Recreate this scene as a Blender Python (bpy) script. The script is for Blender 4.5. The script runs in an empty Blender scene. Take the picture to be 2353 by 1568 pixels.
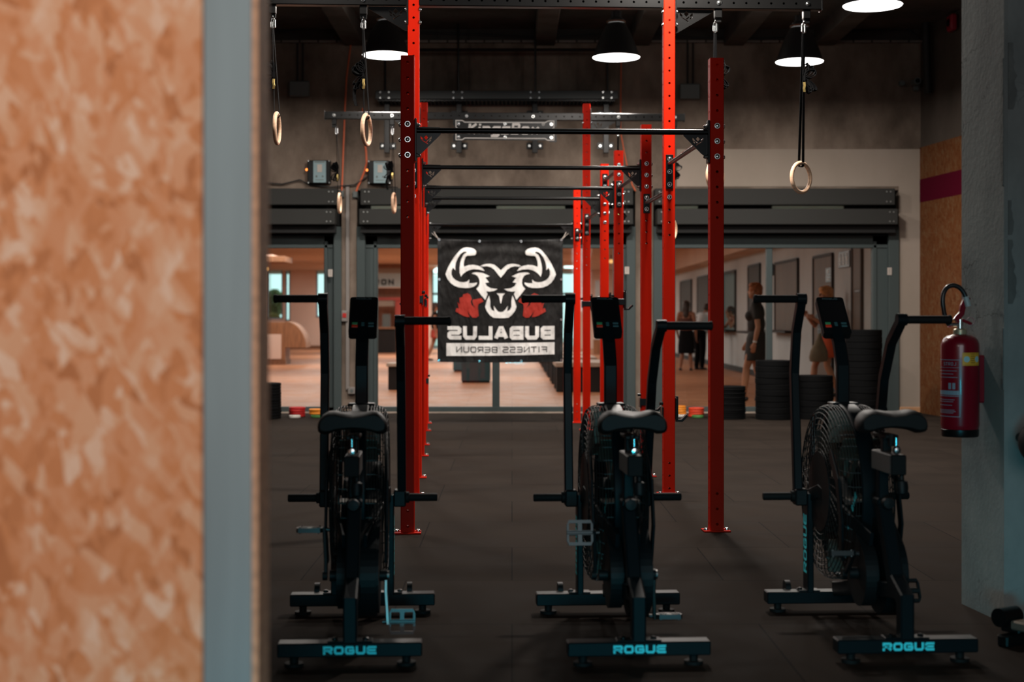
import bpy, math, random
from mathutils import Vector, Matrix
from mathutils.geometry import tessellate_polygon
random.seed(7)
S = bpy.context.scene
COL = S.collection
F = 3400.0          # focal length in pixels of the 2353 x 1568 photograph
CAMZ = 1.244
def P(px, py, Z):   # a point of the photograph at a real distance Z in front of the lens
    return Vector(((px - 1176.5) / F * Z, Z, CAMZ - (py - 730.0) / F * Z))
def V(*a): return Vector(a)
R = math.radians

# ------------------------------------------------------------------ meshes
class MB:
    def __init__(s): s.v = []; s.f = []
    def add(s, vs, fs):
        o = len(s.v); s.v += [tuple(v) for v in vs]; s.f += [tuple(i + o for i in f) for f in fs]; return s
    def box(s, c, d, b=0.0, M=None):
        c = Vector(c); h = [x / 2 for x in d]
        if b <= 0:
            vs = [Vector((x * h[0], y * h[1], z * h[2])) for x in (-1, 1) for y in (-1, 1) for z in (-1, 1)]
            fs = [(0, 1, 3, 2), (4, 6, 7, 5), (0, 4, 5, 1), (2, 3, 7, 6), (0, 2, 6, 4), (1, 5, 7, 3)]
        else:
            b = min(b, min(h) * .9); vs = []; idx = {}
            for x in (-1, 1):
                for y in (-1, 1):
                    for z in (-1, 1):
                        sg = (x, y, z)
                        for a in range(3):
                            p = [sg[i] * (h[i] if i == a else h[i] - b) for i in range(3)]
                            idx[(x, y, z, a)] = len(vs); vs.append(Vector(p))
            fs = []
            for a in range(3):
                o1, o2 = (a + 1) % 3, (a + 2) % 3
                for sg in (-1, 1):
                    q = []
                    for (p1, p2) in ((-1, -1), (1, -1), (1, 1), (-1, 1)):
                        k = [0, 0, 0]; k[a] = sg; k[o1] = p1; k[o2] = p2; q.append(idx[(*k, a)])
                    fs.append(q if sg > 0 else q[::-1])
                for p1 in (-1, 1):      # edges along axis a
                    for p2 in (-1, 1):
                        k0 = [0, 0, 0]; k0[o1] = p1; k0[o2] = p2; k1 = k0[:]; k0[a] = -1; k1[a] = 1
                        q = [idx[(*k0, o1)], idx[(*k1, o1)], idx[(*k1, o2)], idx[(*k0, o2)]]
                        fs.append(q if p1 * p2 < 0 else q[::-1])
            for x in (-1, 1):
                for y in (-1, 1):
                    for z in (-1, 1):
                        q = [idx[(x, y, z, a)] for a in range(3)]
                        fs.append(q if x * y * z > 0 else q[::-1])
        if M is not None: vs = [M @ v for v in vs]
        return s.add([c + v for v in vs], fs)
    def ring_loft(s, rings, cap0=True, cap1=True, closed=False):
        n = len(rings[0]); vs = [p for r in rings for p in r]; fs = []
        m = len(rings)
        for i in range(m if closed else m - 1):
            a, b = i * n, ((i + 1) % m) * n
            for j in range(n):
                k = (j + 1) % n; fs.append((a + j, a + k, b + k, b + j))
        if not closed:
            if cap0: fs.append(tuple(range(n))[::-1])
            if cap1: fs.append(tuple((m - 1) * n + j for j in range(n)))
        return s.add(vs, fs)
    def cyl(s, p0, p1, r0, r1=None, n=16, cap=True):
        r1 = r0 if r1 is None else r1; p0 = Vector(p0); p1 = Vector(p1)
        t = (p1 - p0).normalized(); a = t.orthogonal().normalized(); b = t.cross(a)
        rr = [[p + (a * math.cos(2 * math.pi * j / n) + b * math.sin(2 * math.pi * j / n)) * r for j in range(n)] for p, r in ((p0, r0), (p1, r1))]
        return s.ring_loft(rr, cap, cap)
    def lathe(s, prof, c=(0, 0, 0), ax=(0, 0, 1), n=32, cap=True):   # prof: (r, h)
        c = Vector(c); t = Vector(ax).normalized(); a = t.orthogonal().normalized(); b = t.cross(a)
        rr = [[c + t * h + (a * math.cos(2 * math.pi * j / n) + b * math.sin(2 * math.pi * j / n)) * max(r, 1e-4) for j in range(n)] for r, h in prof]
        return s.ring_loft(rr, cap, cap)
    def tube(s, path, r, n=8, closed=False, cap=True):
        path = [Vector(p) for p in path]; m = len(path); rr = []
        rs = r if isinstance(r, (list, tuple)) else [r] * m
        a = None
        for i, p in enumerate(path):
            t0 = path[(i + 1) % m] - p if (closed or i < m - 1) else p - path[i - 1]
            t1 = p - path[i - 1] if (closed or i > 0) else t0
            t = (t0.normalized() + t1.normalized())
            t = t.normalized() if t.length > 1e-6 else t0.normalized()
            if a is None: a = t.orthogonal().normalized()
            else:
                a = a - t * a.dot(t)
                a = a.normalized() if a.length > 1e-6 else t.orthogonal().normalized()
            b = t.cross(a)
            rr.append([p + (a * math.cos(2 * math.pi * j / n) + b * math.sin(2 * math.pi * j / n)) * rs[i] for j in range(n)])
        return s.ring_loft(rr, cap, cap, closed)
    def bar(s, path, side, w, h, b=0.0):    # rectangular tube along a path lying in a plane with normal `side`; w across, h in the plane
        path = [Vector(p) for p in path]; side = Vector(side).normalized(); rr = []; m = len(path)
        for i, p in enumerate(path):
            t0 = (path[i + 1] - p).normalized() if i < m - 1 else (p - path[i - 1]).normalized()
            t1 = (p - path[i - 1]).normalized() if i > 0 else t0
            t = (t0 + t1).normalized(); k = 1 / max(.4, t.dot(t0)); nn = t.cross(side).normalized()
            x, y = w / 2, h / 2 * k; c = b
            if c > 0:
                q = [(x - c, y), (x, y - c), (x, -y + c), (x - c, -y), (-x + c, -y), (-x, -y + c), (-x, y - c), (-x + c, y)]
            else: q = [(x, y), (x, -y), (-x, -y), (-x, y)]
            rr.append([p + side * u + nn * v for u, v in q])
        return s.ring_loft(rr)
    def prism(s, loops, o, ux, uy, depth):  # loops: outer polygon then holes; extruded along ux x uy by depth (centred)
        o = Vector(o); ux = Vector(ux); uy = Vector(uy); nz = ux.cross(uy).normalized()
        flat = [p for l in loops for p in l]; N = len(flat)
        tri = tessellate_polygon([[Vector((a, b, 0)) for a, b in l] for l in loops])
        vs = [o + ux * a + uy * b + nz * depth / 2 for a, b in flat] + [o + ux * a + uy * b - nz * depth / 2 for a, b in flat]
        fs = []
        for t in tri:
            a, b, c = [flat[i] for i in t]
            cr = (b[0] - a[0]) * (c[1] - a[1]) - (b[1] - a[1]) * (c[0] - a[0])
            t = tuple(t) if cr > 0 else tuple(t)[::-1]
            fs.append(t); fs.append(tuple(i + N for i in t[::-1]))
        k = 0
        for li, l in enumerate(loops):
            n = len(l); ar = sum(l[i][0] * l[(i + 1) % n][1] - l[(i + 1) % n][0] * l[i][1] for i in range(n))
            for i in range(n):
                j = (i + 1) % n; q = (k + i, k + i + N, k + j + N, k + j)
                fs.append(q if (ar > 0) == (li == 0) else q[::-1])
            k += n
        return s.add(vs, fs)
    def flat(s, loops, o, ux, uy):
        o = Vector(o); ux = Vector(ux); uy = Vector(uy)
        flat = [p for l in loops for p in l]
        tri = tessellate_polygon([[Vector((a, b, 0)) for a, b in l] for l in loops]); fs = []
        for t in tri:
            a, b, c = [flat[i] for i in t]
            cr = (b[0] - a[0]) * (c[1] - a[1]) - (b[1] - a[1]) * (c[0] - a[0])
            fs.append(tuple(t) if cr > 0 else tuple(t)[::-1])
        return s.add([o + ux * a + uy * b for a, b in flat], fs)
    def ball(s, c, r, n=12, m=8, M=None):
        c = Vector(c); r = (r, r, r) if not isinstance(r, (tuple, list)) else r
        vs = [Vector((0, 0, r[2]))]; fs = []
        for i in range(1, m):
            th = math.pi * i / m
            for j in range(n):
                ph = 2 * math.pi * j / n; vs.append(Vector((r[0] * math.sin(th) * math.cos(ph), r[1] * math.sin(th) * math.sin(ph), r[2] * math.cos(th))))
        vs.append(Vector((0, 0, -r[2]))); L = len(vs) - 1
        for j in range(n):
            k = (j + 1) % n
            fs.append((0, 1 + j, 1 + k)); fs.append((L, L - n + k, L - n + j))
            for i in range(m - 2): fs.append((1 + i * n + j, 1 + (i + 1) * n + j, 1 + (i + 1) * n + k, 1 + i * n + k))
        if M is not None: vs = [M @ v for v in vs]
        return s.add([c + v for v in vs], fs)
    def torus(s, c, Rr, r, ax=(0, 0, 1), n=40, m=12):
        c = Vector(c); t = Vector(ax).normalized(); a = t.orthogonal().normalized(); b = t.cross(a)
        rr = []
        for i in range(n):
            th = 2 * math.pi * i / n; d = a * math.cos(th) + b * math.sin(th)
            rr.append([c + d * (Rr + r * math.cos(2 * math.pi * j / m)) + t * r * math.sin(2 * math.pi * j / m) for j in range(m)])
        return s.ring_loft(rr, closed=True)
    def xf(s, M, start=0):
        s.v = s.v[:start] + [tuple(M @ Vector(v)) for v in s.v[start:]]; return s
    def build(s, name, mat, parent=None, smooth=False, loc=None):
        me = bpy.data.meshes.new(name); me.from_pydata([tuple(v) for v in s.v], [], s.f); me.update()
        if mat: me.materials.append(mat)
        if smooth:
            me.polygons.foreach_set('use_smooth', [True] * len(me.polygons))
            try: me.set_sharp_from_angle(angle=R(38))
            except Exception: pass
        o = bpy.data.objects.new(name, me); COL.objects.link(o)
        if parent is not None: o.parent = parent
        if loc is not None: o.location = loc
        return o

def empty(name, loc=(0, 0, 0), rz=0, parent=None):
    o = bpy.data.objects.new(name, None); COL.objects.link(o); o.location = loc; o.rotation_euler = (0, 0, rz)
    o.empty_display_size = .1
    if parent: o.parent = parent
    return o
def tag(o, label, cat, group=None, kind=None):
    o['label'] = label; o['category'] = cat
    if group: o['group'] = group
    if kind: o['kind'] = kind
    return o
def thing(name, label, cat, loc=(0, 0, 0), rz=0, group=None): return tag(empty(name, loc, rz), label, cat, group)
def struct(o, label, cat): return tag(o, label, cat, kind='structure')
def copy_tree(o, parent=None):
    c = o.copy(); COL.objects.link(c)
    if parent is not None: c.parent = parent
    for ch in list(o.children): copy_tree(ch, c)
    return c

# ------------------------------------------------------------------ materials
MATS = {}
def nodes(name):
    m = bpy.data.materials.new(name); m.use_nodes = True; nt = m.node_tree
    return m, nt, nt.nodes['Principled BSDF']
def pm(name, col, rough=.5, metal=0.0, spec=.5, noise=None, bump=None, emit=None, coat=0.0):
    """noise: (scale, amount, stretch) varies the colour a little; bump: (scale, strength)"""
    if name in MATS: return MATS[name]
    m, nt, b = nodes(name)
    b.inputs['Base Color'].default_value = (*col, 1); b.inputs['Roughness'].default_value = rough
    b.inputs['Metallic'].default_value = metal; b.inputs['Specular IOR Level'].default_value = spec
    b.inputs['Coat Weight'].default_value = coat
    tc = nt.nodes.new('ShaderNodeTexCoord')
    if noise:
        n = nt.nodes.new('ShaderNodeTexNoise'); n.inputs['Scale'].default_value = noise[0]; n.inputs['Detail'].default_value = 5
        mp = nt.nodes.new('ShaderNodeMapping'); mp.inputs['Scale'].default_value = noise[2] if len(noise) > 2 else (1, 1, 1)
        nt.links.new(tc.outputs['Object'], mp.inputs['Vector']); nt.links.new(mp.outputs['Vector'], n.inputs['Vector'])
        r = nt.nodes.new('ShaderNodeValToRGB'); a = noise[1]
        r.color_ramp.elements[0].position = .3; r.color_ramp.elements[1].position = .7
        r.color_ramp.elements[0].color = tuple(c * (1 - a) for c in col) + (1,)
        r.color_ramp.elements[1].color = tuple(min(1, c * (1 + a)) for c in col) + (1,)
        nt.links.new(n.outputs['Fac'], r.inputs['Fac']); nt.links.new(r.outputs['Color'], b.inputs['Base Color'])
    if bump:
        n2 = nt.nodes.new('ShaderNodeTexNoise'); n2.inputs['Scale'].default_value = bump[0]; n2.inputs['Detail'].default_value = 4
        nt.links.new(tc.outputs['Object'], n2.inputs['Vector'])
        bp = nt.nodes.new('ShaderNodeBump'); bp.inputs['Strength'].default_value = bump[1]; bp.inputs['Distance'].default_value = .01
        nt.links.new(n2.outputs['Fac'], bp.inputs['Height']); nt.links.new(bp.outputs['Normal'], b.inputs['Normal'])
    if emit:
        b.inputs['Emission Color'].default_value = (*emit[0], 1); b.inputs['Emission Strength'].default_value = emit[1]
    MATS[name] = m; return m

def ramp(nt, stops):
    r = nt.nodes.new('ShaderNodeValToRGB'); e = r.color_ramp.elements
    while len(e) < len(stops): e.new(.5)
    for el, (p, c) in zip(e, stops): el.position = p; el.color = (*c, 1)
    return r
def osb(name, scale=1.0, plane='XZ', dark=1.0, tint=(1, 1, 1)):
    m, nt, b = nodes(name); L = nt.links.new
    tc = nt.nodes.new('ShaderNodeTexCoord'); cols = []
    for i, (ang, st, off) in enumerate(((.22, 1.1, 0), (.62, 1.25, 3.7), (-.38, 1.0, 8.1))):
        m0 = nt.nodes.new('ShaderNodeMapping'); m0.inputs['Rotation'].default_value = (0, ang, 0) if plane == 'XZ' else (ang, 0, 0)
        L(tc.outputs['Object'], m0.inputs['Vector'])
        mp = nt.nodes.new('ShaderNodeMapping'); mp.inputs['Location'].default_value = (off, off * .7, off * .3)
        sc = (34 * st, 1, 11 * st) if plane == 'XZ' else (1, 34 * st, 11 * st)
        mp.inputs['Scale'].default_value = tuple(x * scale for x in sc)
        L(m0.outputs['Vector'], mp.inputs['Vector'])
        nz = nt.nodes.new('ShaderNodeTexNoise'); nz.inputs['Scale'].default_value = 1.2
        L(mp.outputs['Vector'], nz.inputs['Vector'])
        ad = nt.nodes.new('ShaderNodeVectorMath'); ad.operation = 'MULTIPLY_ADD'; ad.inputs[1].default_value = (.5, .5, .5)
        L(nz.outputs['Color'], ad.inputs[0]); L(mp.outputs['Vector'], ad.inputs[2])
        vo = nt.nodes.new('ShaderNodeTexVoronoi'); vo.voronoi_dimensions = '3D'; vo.inputs['Scale'].default_value = 1.0
        L(ad.outputs['Vector'], vo.inputs['Vector']); cols.append(vo.outputs['Color'])
    sel = nt.nodes.new('ShaderNodeTexNoise'); sel.inputs['Scale'].default_value = 26 * scale
    L(tc.outputs['Object'], sel.inputs['Vector'])
    mix = nt.nodes.new('ShaderNodeMix'); mix.data_type = 'RGBA'
    r0 = ramp(nt, [(.46, (0, 0, 0)), (.54, (1, 1, 1))]); L(sel.outputs['Fac'], r0.inputs['Fac'])
    L(r0.outputs['Color'], mix.inputs['Factor']); L(cols[0], mix.inputs['A']); L(cols[1], mix.inputs['B'])
    mix2 = nt.nodes.new('ShaderNodeMix'); mix2.data_type = 'RGBA'; mix2.inputs['Factor'].default_value = .33
    L(mix.outputs['Result'], mix2.inputs['A']); L(cols[2], mix2.inputs['B'])
    sp = nt.nodes.new('ShaderNodeSeparateColor'); L(mix2.outputs['Result'], sp.inputs['Color'])
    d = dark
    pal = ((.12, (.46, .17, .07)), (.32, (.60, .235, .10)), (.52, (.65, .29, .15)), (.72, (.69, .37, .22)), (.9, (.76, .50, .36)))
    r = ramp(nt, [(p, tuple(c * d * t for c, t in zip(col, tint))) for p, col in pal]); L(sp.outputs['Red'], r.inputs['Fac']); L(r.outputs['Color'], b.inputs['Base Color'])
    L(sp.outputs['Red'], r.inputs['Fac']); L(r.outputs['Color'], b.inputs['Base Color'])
    b.inputs['Roughness'].default_value = .7; b.inputs['Specular IOR Level'].default_value = .12
    bp = nt.nodes.new('ShaderNodeBump'); bp.inputs['Strength'].default_value = .25; bp.inputs['Distance'].default_value = .003
    L(sp.outputs['Green'], bp.inputs['Height']); L(bp.outputs['Normal'], b.inputs['Normal'])
    MATS[name] = m; return m
def plaster(name, c0, c1, c2, scale=1.6, rough=.85, crack=0.0, bump=.25):
    m, nt, b = nodes(name); L = nt.links.new
    tc = nt.nodes.new('ShaderNodeTexCoord')
    n = nt.nodes.new('ShaderNodeTexNoise'); n.inputs['Scale'].default_value = scale; n.inputs['Detail'].default_value = 8; n.inputs['Roughness'].default_value = .62
    mp = nt.nodes.new('ShaderNodeMapping'); mp.inputs['Scale'].default_value = (1, 1, .6); L(tc.outputs['Object'], mp.inputs['Vector']); L(mp.outputs['Vector'], n.inputs['Vector'])
    r = ramp(nt, [(.32, c0), (.5, c1), (.68, c2)]); L(n.outputs['Fac'], r.inputs['Fac'])
    out = r.outputs['Color']
    if crack > 0:
        n3 = nt.nodes.new('ShaderNodeTexNoise'); n3.inputs['Scale'].default_value = 7; n3.inputs['Detail'].default_value = 4; L(tc.outputs['Object'], n3.inputs['Vector'])
        ad = nt.nodes.new('ShaderNodeVectorMath'); ad.operation = 'MULTIPLY_ADD'; ad.inputs[1].default_value = (.35, .35, .35); L(n3.outputs['Color'], ad.inputs[0]); L(tc.outputs['Object'], ad.inputs[2])
        vo = nt.nodes.new('ShaderNodeTexVoronoi'); vo.feature = 'DISTANCE_TO_EDGE'; vo.inputs['Scale'].default_value = 2.3; L(ad.outputs['Vector'], vo.inputs['Vector'])
        rc = ramp(nt, [(0.0, (.35, .35, .35)), (.012, (1, 1, 1))]); L(vo.outputs['Distance'], rc.inputs['Fac'])
        n4 = nt.nodes.new('ShaderNodeTexNoise'); n4.inputs['Scale'].default_value = 1.7; L(tc.outputs['Object'], n4.inputs['Vector'])
        rm = ramp(nt, [(.5, (0, 0, 0)), (.6, (crack, crack, crack))]); L(n4.outputs['Fac'], rm.inputs['Fac'])
        mx = nt.nodes.new('ShaderNodeMix'); mx.data_type = 'RGBA'; mx.blend_type = 'MULTIPLY'; L(rm.outputs['Color'], mx.inputs['Factor']); L(out, mx.inputs['A']); L(rc.outputs['Color'], mx.inputs['B']); out = mx.outputs['Result']
    L(out, b.inputs['Base Color']); b.inputs['Roughness'].default_value = rough; b.inputs['Specular IOR Level'].default_value = .2
    n2 = nt.nodes.new('ShaderNodeTexNoise'); n2.inputs['Scale'].default_value = 45; n2.inputs['Detail'].default_value = 5; L(tc.outputs['Object'], n2.inputs['Vector'])
    bp = nt.nodes.new('ShaderNodeBump'); bp.inputs['Strength'].default_value = bump; bp.inputs['Distance'].default_value = .01
    L(n2.outputs['Fac'], bp.inputs['Height']); L(bp.outputs['Normal'], b.inputs['Normal'])
    MATS[name] = m; return m
def tiles(name, c0, c1, mortar, w, h, ms, rough, noise=.2, offset=.5, rot=0.0, spec=.3):
    m, nt, b = nodes(name); L = nt.links.new
    tc = nt.nodes.new('ShaderNodeTexCoord'); mp = nt.nodes.new('ShaderNodeMapping'); mp.inputs['Rotation'].default_value = (0, 0, rot)
    L(tc.outputs['Object'], mp.inputs['Vector'])
    br = nt.nodes.new('ShaderNodeTexBrick'); br.offset = offset
    br.inputs['Color1'].default_value = (*c0, 1); br.inputs['Color2'].default_value = (*c1, 1); br.inputs['Mortar'].default_value = (*mortar, 1)
    br.inputs['Scale'].default_value = 1; br.inputs['Brick Width'].default_value = w; br.inputs['Row Height'].default_value = h
    br.inputs['Mortar Size'].default_value = ms; br.inputs['Bias'].default_value = 0
    L(mp.outputs['Vector'], br.inputs['Vector'])
    n = nt.nodes.new('ShaderNodeTexNoise'); n.inputs['Scale'].default_value = 2.2; n.inputs['Detail'].default_value = 8; n.inputs['Roughness'].default_value = .7; L(tc.outputs['Object'], n.inputs['Vector'])
    r = ramp(nt, [(.3, (1 - noise,) * 3), (.7, (1 + noise,) * 3)]); L(n.outputs['Fac'], r.inputs['Fac'])
    mx = nt.nodes.new('ShaderNodeMix'); mx.data_type = 'RGBA'; mx.blend_type = 'MULTIPLY'; mx.inputs['Factor'].default_value = 1
    L(br.outputs['Color'], mx.inputs['A']); L(r.outputs['Color'], mx.inputs['B']); L(mx.outputs['Result'], b.inputs['Base Color'])
    rr = ramp(nt, [(.3, (rough - .12,) * 3), (.7, (rough + .12,) * 3)]); L(n.outputs['Fac'], rr.inputs['Fac']); L(rr.outputs['Color'], b.inputs['Roughness'])
    n2 = nt.nodes.new('ShaderNodeTexNoise'); n2.inputs['Scale'].default_value = 240; L(tc.outputs['Object'], n2.inputs['Vector'])
    bp = nt.nodes.new('ShaderNodeBump'); bp.inputs['Strength'].default_value = .2; bp.inputs['Distance'].default_value = .002
    L(n2.outputs['Fac'], bp.inputs['Height']); L(bp.outputs['Normal'], b.inputs['Normal']); b.inputs['Specular IOR Level'].default_value = spec
    MATS[name] = m; return m
def glass(name):
    m = bpy.data.materials.new(name); m.use_nodes = True; nt = m.node_tree; nt.nodes.clear()
    o = nt.nodes.new('ShaderNodeOutputMaterial'); t = nt.nodes.new('ShaderNodeBsdfTransparent'); g = nt.nodes.new('ShaderNodeBsdfGlossy')
    t.inputs['Color'].default_value = (.93, .96, .95, 1); g.inputs['Roughness'].default_value = .02
    mx = nt.nodes.new('ShaderNodeMixShader'); mx.inputs['Fac'].default_value = .04
    nt.links.new(t.outputs[0], mx.inputs[1]); nt.links.new(g.outputs[0], mx.inputs[2]); nt.links.new(mx.outputs[0], o.inputs['Surface'])
    MATS[name] = m; return m
def frosted(name, col):
    m = bpy.data.materials.new(name); m.use_nodes = True; nt = m.node_tree; nt.nodes.clear()
    o = nt.nodes.new('ShaderNodeOutputMaterial'); t = nt.nodes.new('ShaderNodeBsdfTranslucent'); t.inputs['Color'].default_value = (*col, 1)
    d = nt.nodes.new('ShaderNodeBsdfDiffuse'); d.inputs['Color'].default_value = (*[c * .6 for c in col], 1); mx = nt.nodes.new('ShaderNodeMixShader'); mx.inputs['Fac'].default_value = .3
    nt.links.new(t.outputs[0], mx.inputs[1]); nt.links.new(d.outputs[0], mx.inputs[2]); nt.links.new(mx.outputs[0], o.inputs['Surface']); MATS[name] = m; return m
def emis(name, col, strength):
    m = bpy.data.materials.new(name); m.use_nodes = True; nt = m.node_tree; nt.nodes.clear()
    o = nt.nodes.new('ShaderNodeOutputMaterial'); e = nt.nodes.new('ShaderNodeEmission'); e.inputs['Color'].default_value = (*col, 1); e.inputs['Strength'].default_value = strength
    nt.links.new(e.outputs[0], o.inputs['Surface']); MATS[name] = m; return m

def dots(name, mat, parent, items, n=10):
    # small fixings, one object each: (p0, p1, radius)
    for p0, p1, r in items:
        c = Vector(p0); MB().cyl((0, 0, 0), Vector(p1) - c, r, n=n).build(name, mat, parent, False, c)
# ------------------------------------------------------------------ lettering drawn with strokes
GL = {
 'R': ([[(0, 0), (0, 1), (.85, 1), (1, .86), (1, .6), (.85, .46), (0, .46)], [(.5, .46), (1, 0)]], []),
 'O': ([], [[(.15, 0), (0, .2), (0, .8), (.15, 1), (.85, 1), (1, .8), (1, .2), (.85, 0)]]),
 'G': ([[(1, .82), (.85, 1), (.15, 1), (0, .8), (0, .2), (.15, 0), (.88, 0), (1, .14), (1, .48), (.52, .48)]], []),
 'U': ([[(0, 1), (0, .2), (.15, 0), (.85, 0), (1, .2), (1, 1)]], []),
 'E': ([[(1, 1), (.15, 1), (0, .84), (0, .16), (.15, 0), (1, 0)], [(0, .5), (.92, .5)]], []),
 'B': ([[(0, .5), (.92, .5)]], [[(0, 0), (0, 1), (.88, 1), (1, .88), (1, .62), (.92, .5), (1, .38), (1, .12), (.88, 0)]]),
 'A': ([[(0, 0), (.42, 1), (.58, 1), (1, 0)], [(.16, .3), (.84, .3)]], []),
 'L': ([[(0, 1), (0, 0), (1, 0)]], []),
 'S': ([[(1, 1), (.12, 1), (0, .88), (0, .62), (.12, .5), (.88, .5), (1, .38), (1, .12), (.88, 0), (0, 0)]], []),
 'F': ([[(0, 0), (0, 1), (1, 1)], [(0, .5), (.85, .5)]], []), 'I': ([[(.5, 0), (.5, 1)]], []), 'T': ([[(0, 1), (1, 1)], [(.5, 0), (.5, 1)]], []),
 'N': ([[(0, 0), (0, 1), (1, 0), (1, 1)]], []), 'K': ([[(0, 0), (0, 1)], [(1, 1), (.12, .5), (1, 0)]], []),
 'J': ([[(.1, 0), (.8, 0), (1, .2), (1, 1)]], []), 'H': ([[(0, 0), (0, 1)], [(1, 0), (1, 1)], [(0, .5), (1, .5)]], []), 'C': ([[(1, 1), (.15, 1), (0, .84), (0, .16), (.15, 0), (1, 0)]], []),
 'i': ([[(.5, 0), (.5, .66)], [(.5, .86), (.5, 1.0)]], []), 'n': ([[(0, 0), (0, .66), (.85, .66), (1, .54), (1, 0)]], []),
 'g': ([[(0, -.3), (.85, -.3), (1, -.18), (1, .66), (.15, .66), (0, .54), (0, .12), (.15, 0), (1, 0)]], []),
 's': ([[(1, .66), (.1, .66), (0, .56), (0, .43), (.1, .34), (.9, .34), (1, .24), (1, .1), (.9, 0), (0, 0)]], []),
 'o': ([], [[(.15, 0), (0, .12), (0, .54), (.15, .66), (.85, .66), (1, .54), (1, .12), (.85, 0)]]), 'x': ([[(0, .66), (1, 0)], [(0, 0), (1, .66)]], []),
}
def stroke(mb, pts, sw, o, ux, uy, closed=False):
    n = len(pts); lf = []; rt = []
    for i in range(n):
        p = Vector(pts[i]); 
        d1 = (Vector(pts[(i + 1) % n]) - p) if (closed or i < n - 1) else (p - Vector(pts[i - 1]))
        d0 = (p - Vector(pts[i - 1])) if (closed or i > 0) else d1
        d0 = d0.normalized(); d1 = d1.normalized(); t = (d0 + d1)
        t = t.normalized() if t.length > .05 else d1
        k = 1 / max(.45, t.dot(d1)); q = Vector((-t.y, t.x)) * sw / 2 * k
        lf.append(p + q); rt.append(p - q)
    vs = [Vector(o) + Vector(ux) * a.x + Vector(uy) * a.y for a in lf + rt]; fs = []
    for i in range(n if closed else n - 1):
        j = (i + 1) % n; fs.append((i, i + n, j + n, j))
    mb.add(vs, fs)
def text(mb, s, o, ux, uy, w, h, sw, gap, slant=0.0, widths=None):
    """letters w x h with stroke width sw, starting at o; ux, uy unit vectors"""
    x = 0.0
    for ch in s:
        if ch == ' ': x += w * .7; continue
        ww = w * ((widths or {}).get(ch, 1.0))
        op, cl = GL[ch]
        f = lambda p: (x + sw / 2 + p[0] * (ww - sw) + slant * p[1] * h, sw / 2 + p[1] * (h - sw))
        for l in op:
            q = [Vector(f(p)) for p in l]; e = sw / 2
            q[0] = q[0] + (q[0] - q[1]).normalized() * e * (.98 if abs(q[0].x - q[1].x) < 1e-6 or abs(q[0].y - q[1].y) < 1e-6 else .3); q[-1] = q[-1] + (q[-1] - q[-2]).normalized() * e * (.98 if abs(q[-1].x - q[-2].x) < 1e-6 or abs(q[-1].y - q[-2].y) < 1e-6 else .3)
            stroke(mb, q, sw, o, ux, uy)
        for l in cl: stroke(mb, [f(p) for p in l], sw, o, ux, uy, True)
        x += ww + gap
    return x - gap
# ------------------------------------------------------------------ palette
m_brown = plaster('brown_plaster', (.075, .056, .043), (.155, .118, .092), (.235, .185, .147), 1.7)
m_darkplaster = plaster('dark_plaster', (.05, .04, .032), (.07, .056, .046), (.095, .077, .064), 1.2)
m_white = plaster('cream_plaster', (.27, .225, .185), (.30, .25, .205), (.335, .28, .235), .8, bump=.1)
m_conc = plaster('column_concrete', (.15, .17, .168), (.20, .225, .22), (.255, .28, .27), 2.6, crack=.9, bump=.18)
m_patch = plaster('bare_concrete', (.09, .10, .10), (.12, .135, .13), (.15, .165, .16), 9)
m_ceil = plaster('ceiling_concrete', (.05, .045, .04), (.08, .07, .062), (.11, .1, .09), 1.4)
m_rubber = tiles('rubber_floor', (.0215, .0165, .0135), (.0255, .0197, .016), (.012, .010, .009), 1.0, 1.0, .004, .85, .22, spec=.02)
m_hall = tiles('hall_tiles', (.36, .155, .078), (.43, .195, .105), (.25, .11, .055), 1.3, .42, .006, .42, .12, spec=.12)
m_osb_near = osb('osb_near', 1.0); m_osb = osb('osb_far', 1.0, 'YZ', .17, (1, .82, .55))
m_stud = pm('galvanised_stud', (.20, .25, .265), .6, .05, noise=(3, .12, (6, 6, .4)))
m_osbedge = pm('board_edge', (.55, .30, .18), .8, noise=(60, .3))
m_frame = pm('grey_frame', (.055, .07, .07), .5, 0, .15)
m_shutter = pm('shutter_grey', (.036, .036, .034), .6, 0, .06)
m_black = pm('black_steel', (.0045, .0045, .0045), .3, .0, .28)
m_blackmat = pm('black_matt', (.012, .0115, .011), .7)
m_dark = pm('dark_slot', (.006, .006, .006), .9)
m_chrome = pm('zinc_bolt', (.75, .78, .78), .22, 1.0)
m_red = pm('red_powder_coat', (.52, .0125, .0025), .5, 0, .06, noise=(3, .06), bump=(900, .04))
m_glass = glass('window_glass'); m_frost = frosted('frosted_pane', (.75, 1.0, 1.0))
m_conduit = pm('white_plastic', (.20, .18, .165), .5)
m_greybox = pm('grey_plastic', (.10, .115, .11), .5)
m_rcable = pm('orange_cable', (.55, .10, .03), .5)
m_wood = pm('ring_birch', (.86, .55, .36), .45, noise=(14, .18, (1, 1, 9)))
m_strap = pm('black_webbing', (.006, .006, .0065), .85, 0, .08)
m_gold = pm('brass_buckle', (.62, .45, .16), .35, .8)
m_paper = pm('paper_white', (.42, .37, .33), .7)
m_sill = pm('worn_sill', (.38, .30, .24), .7, noise=(6, .3))
m_maroon = pm('maroon_stripe', (.06, .002, .010), .9, 0, .05)

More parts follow.
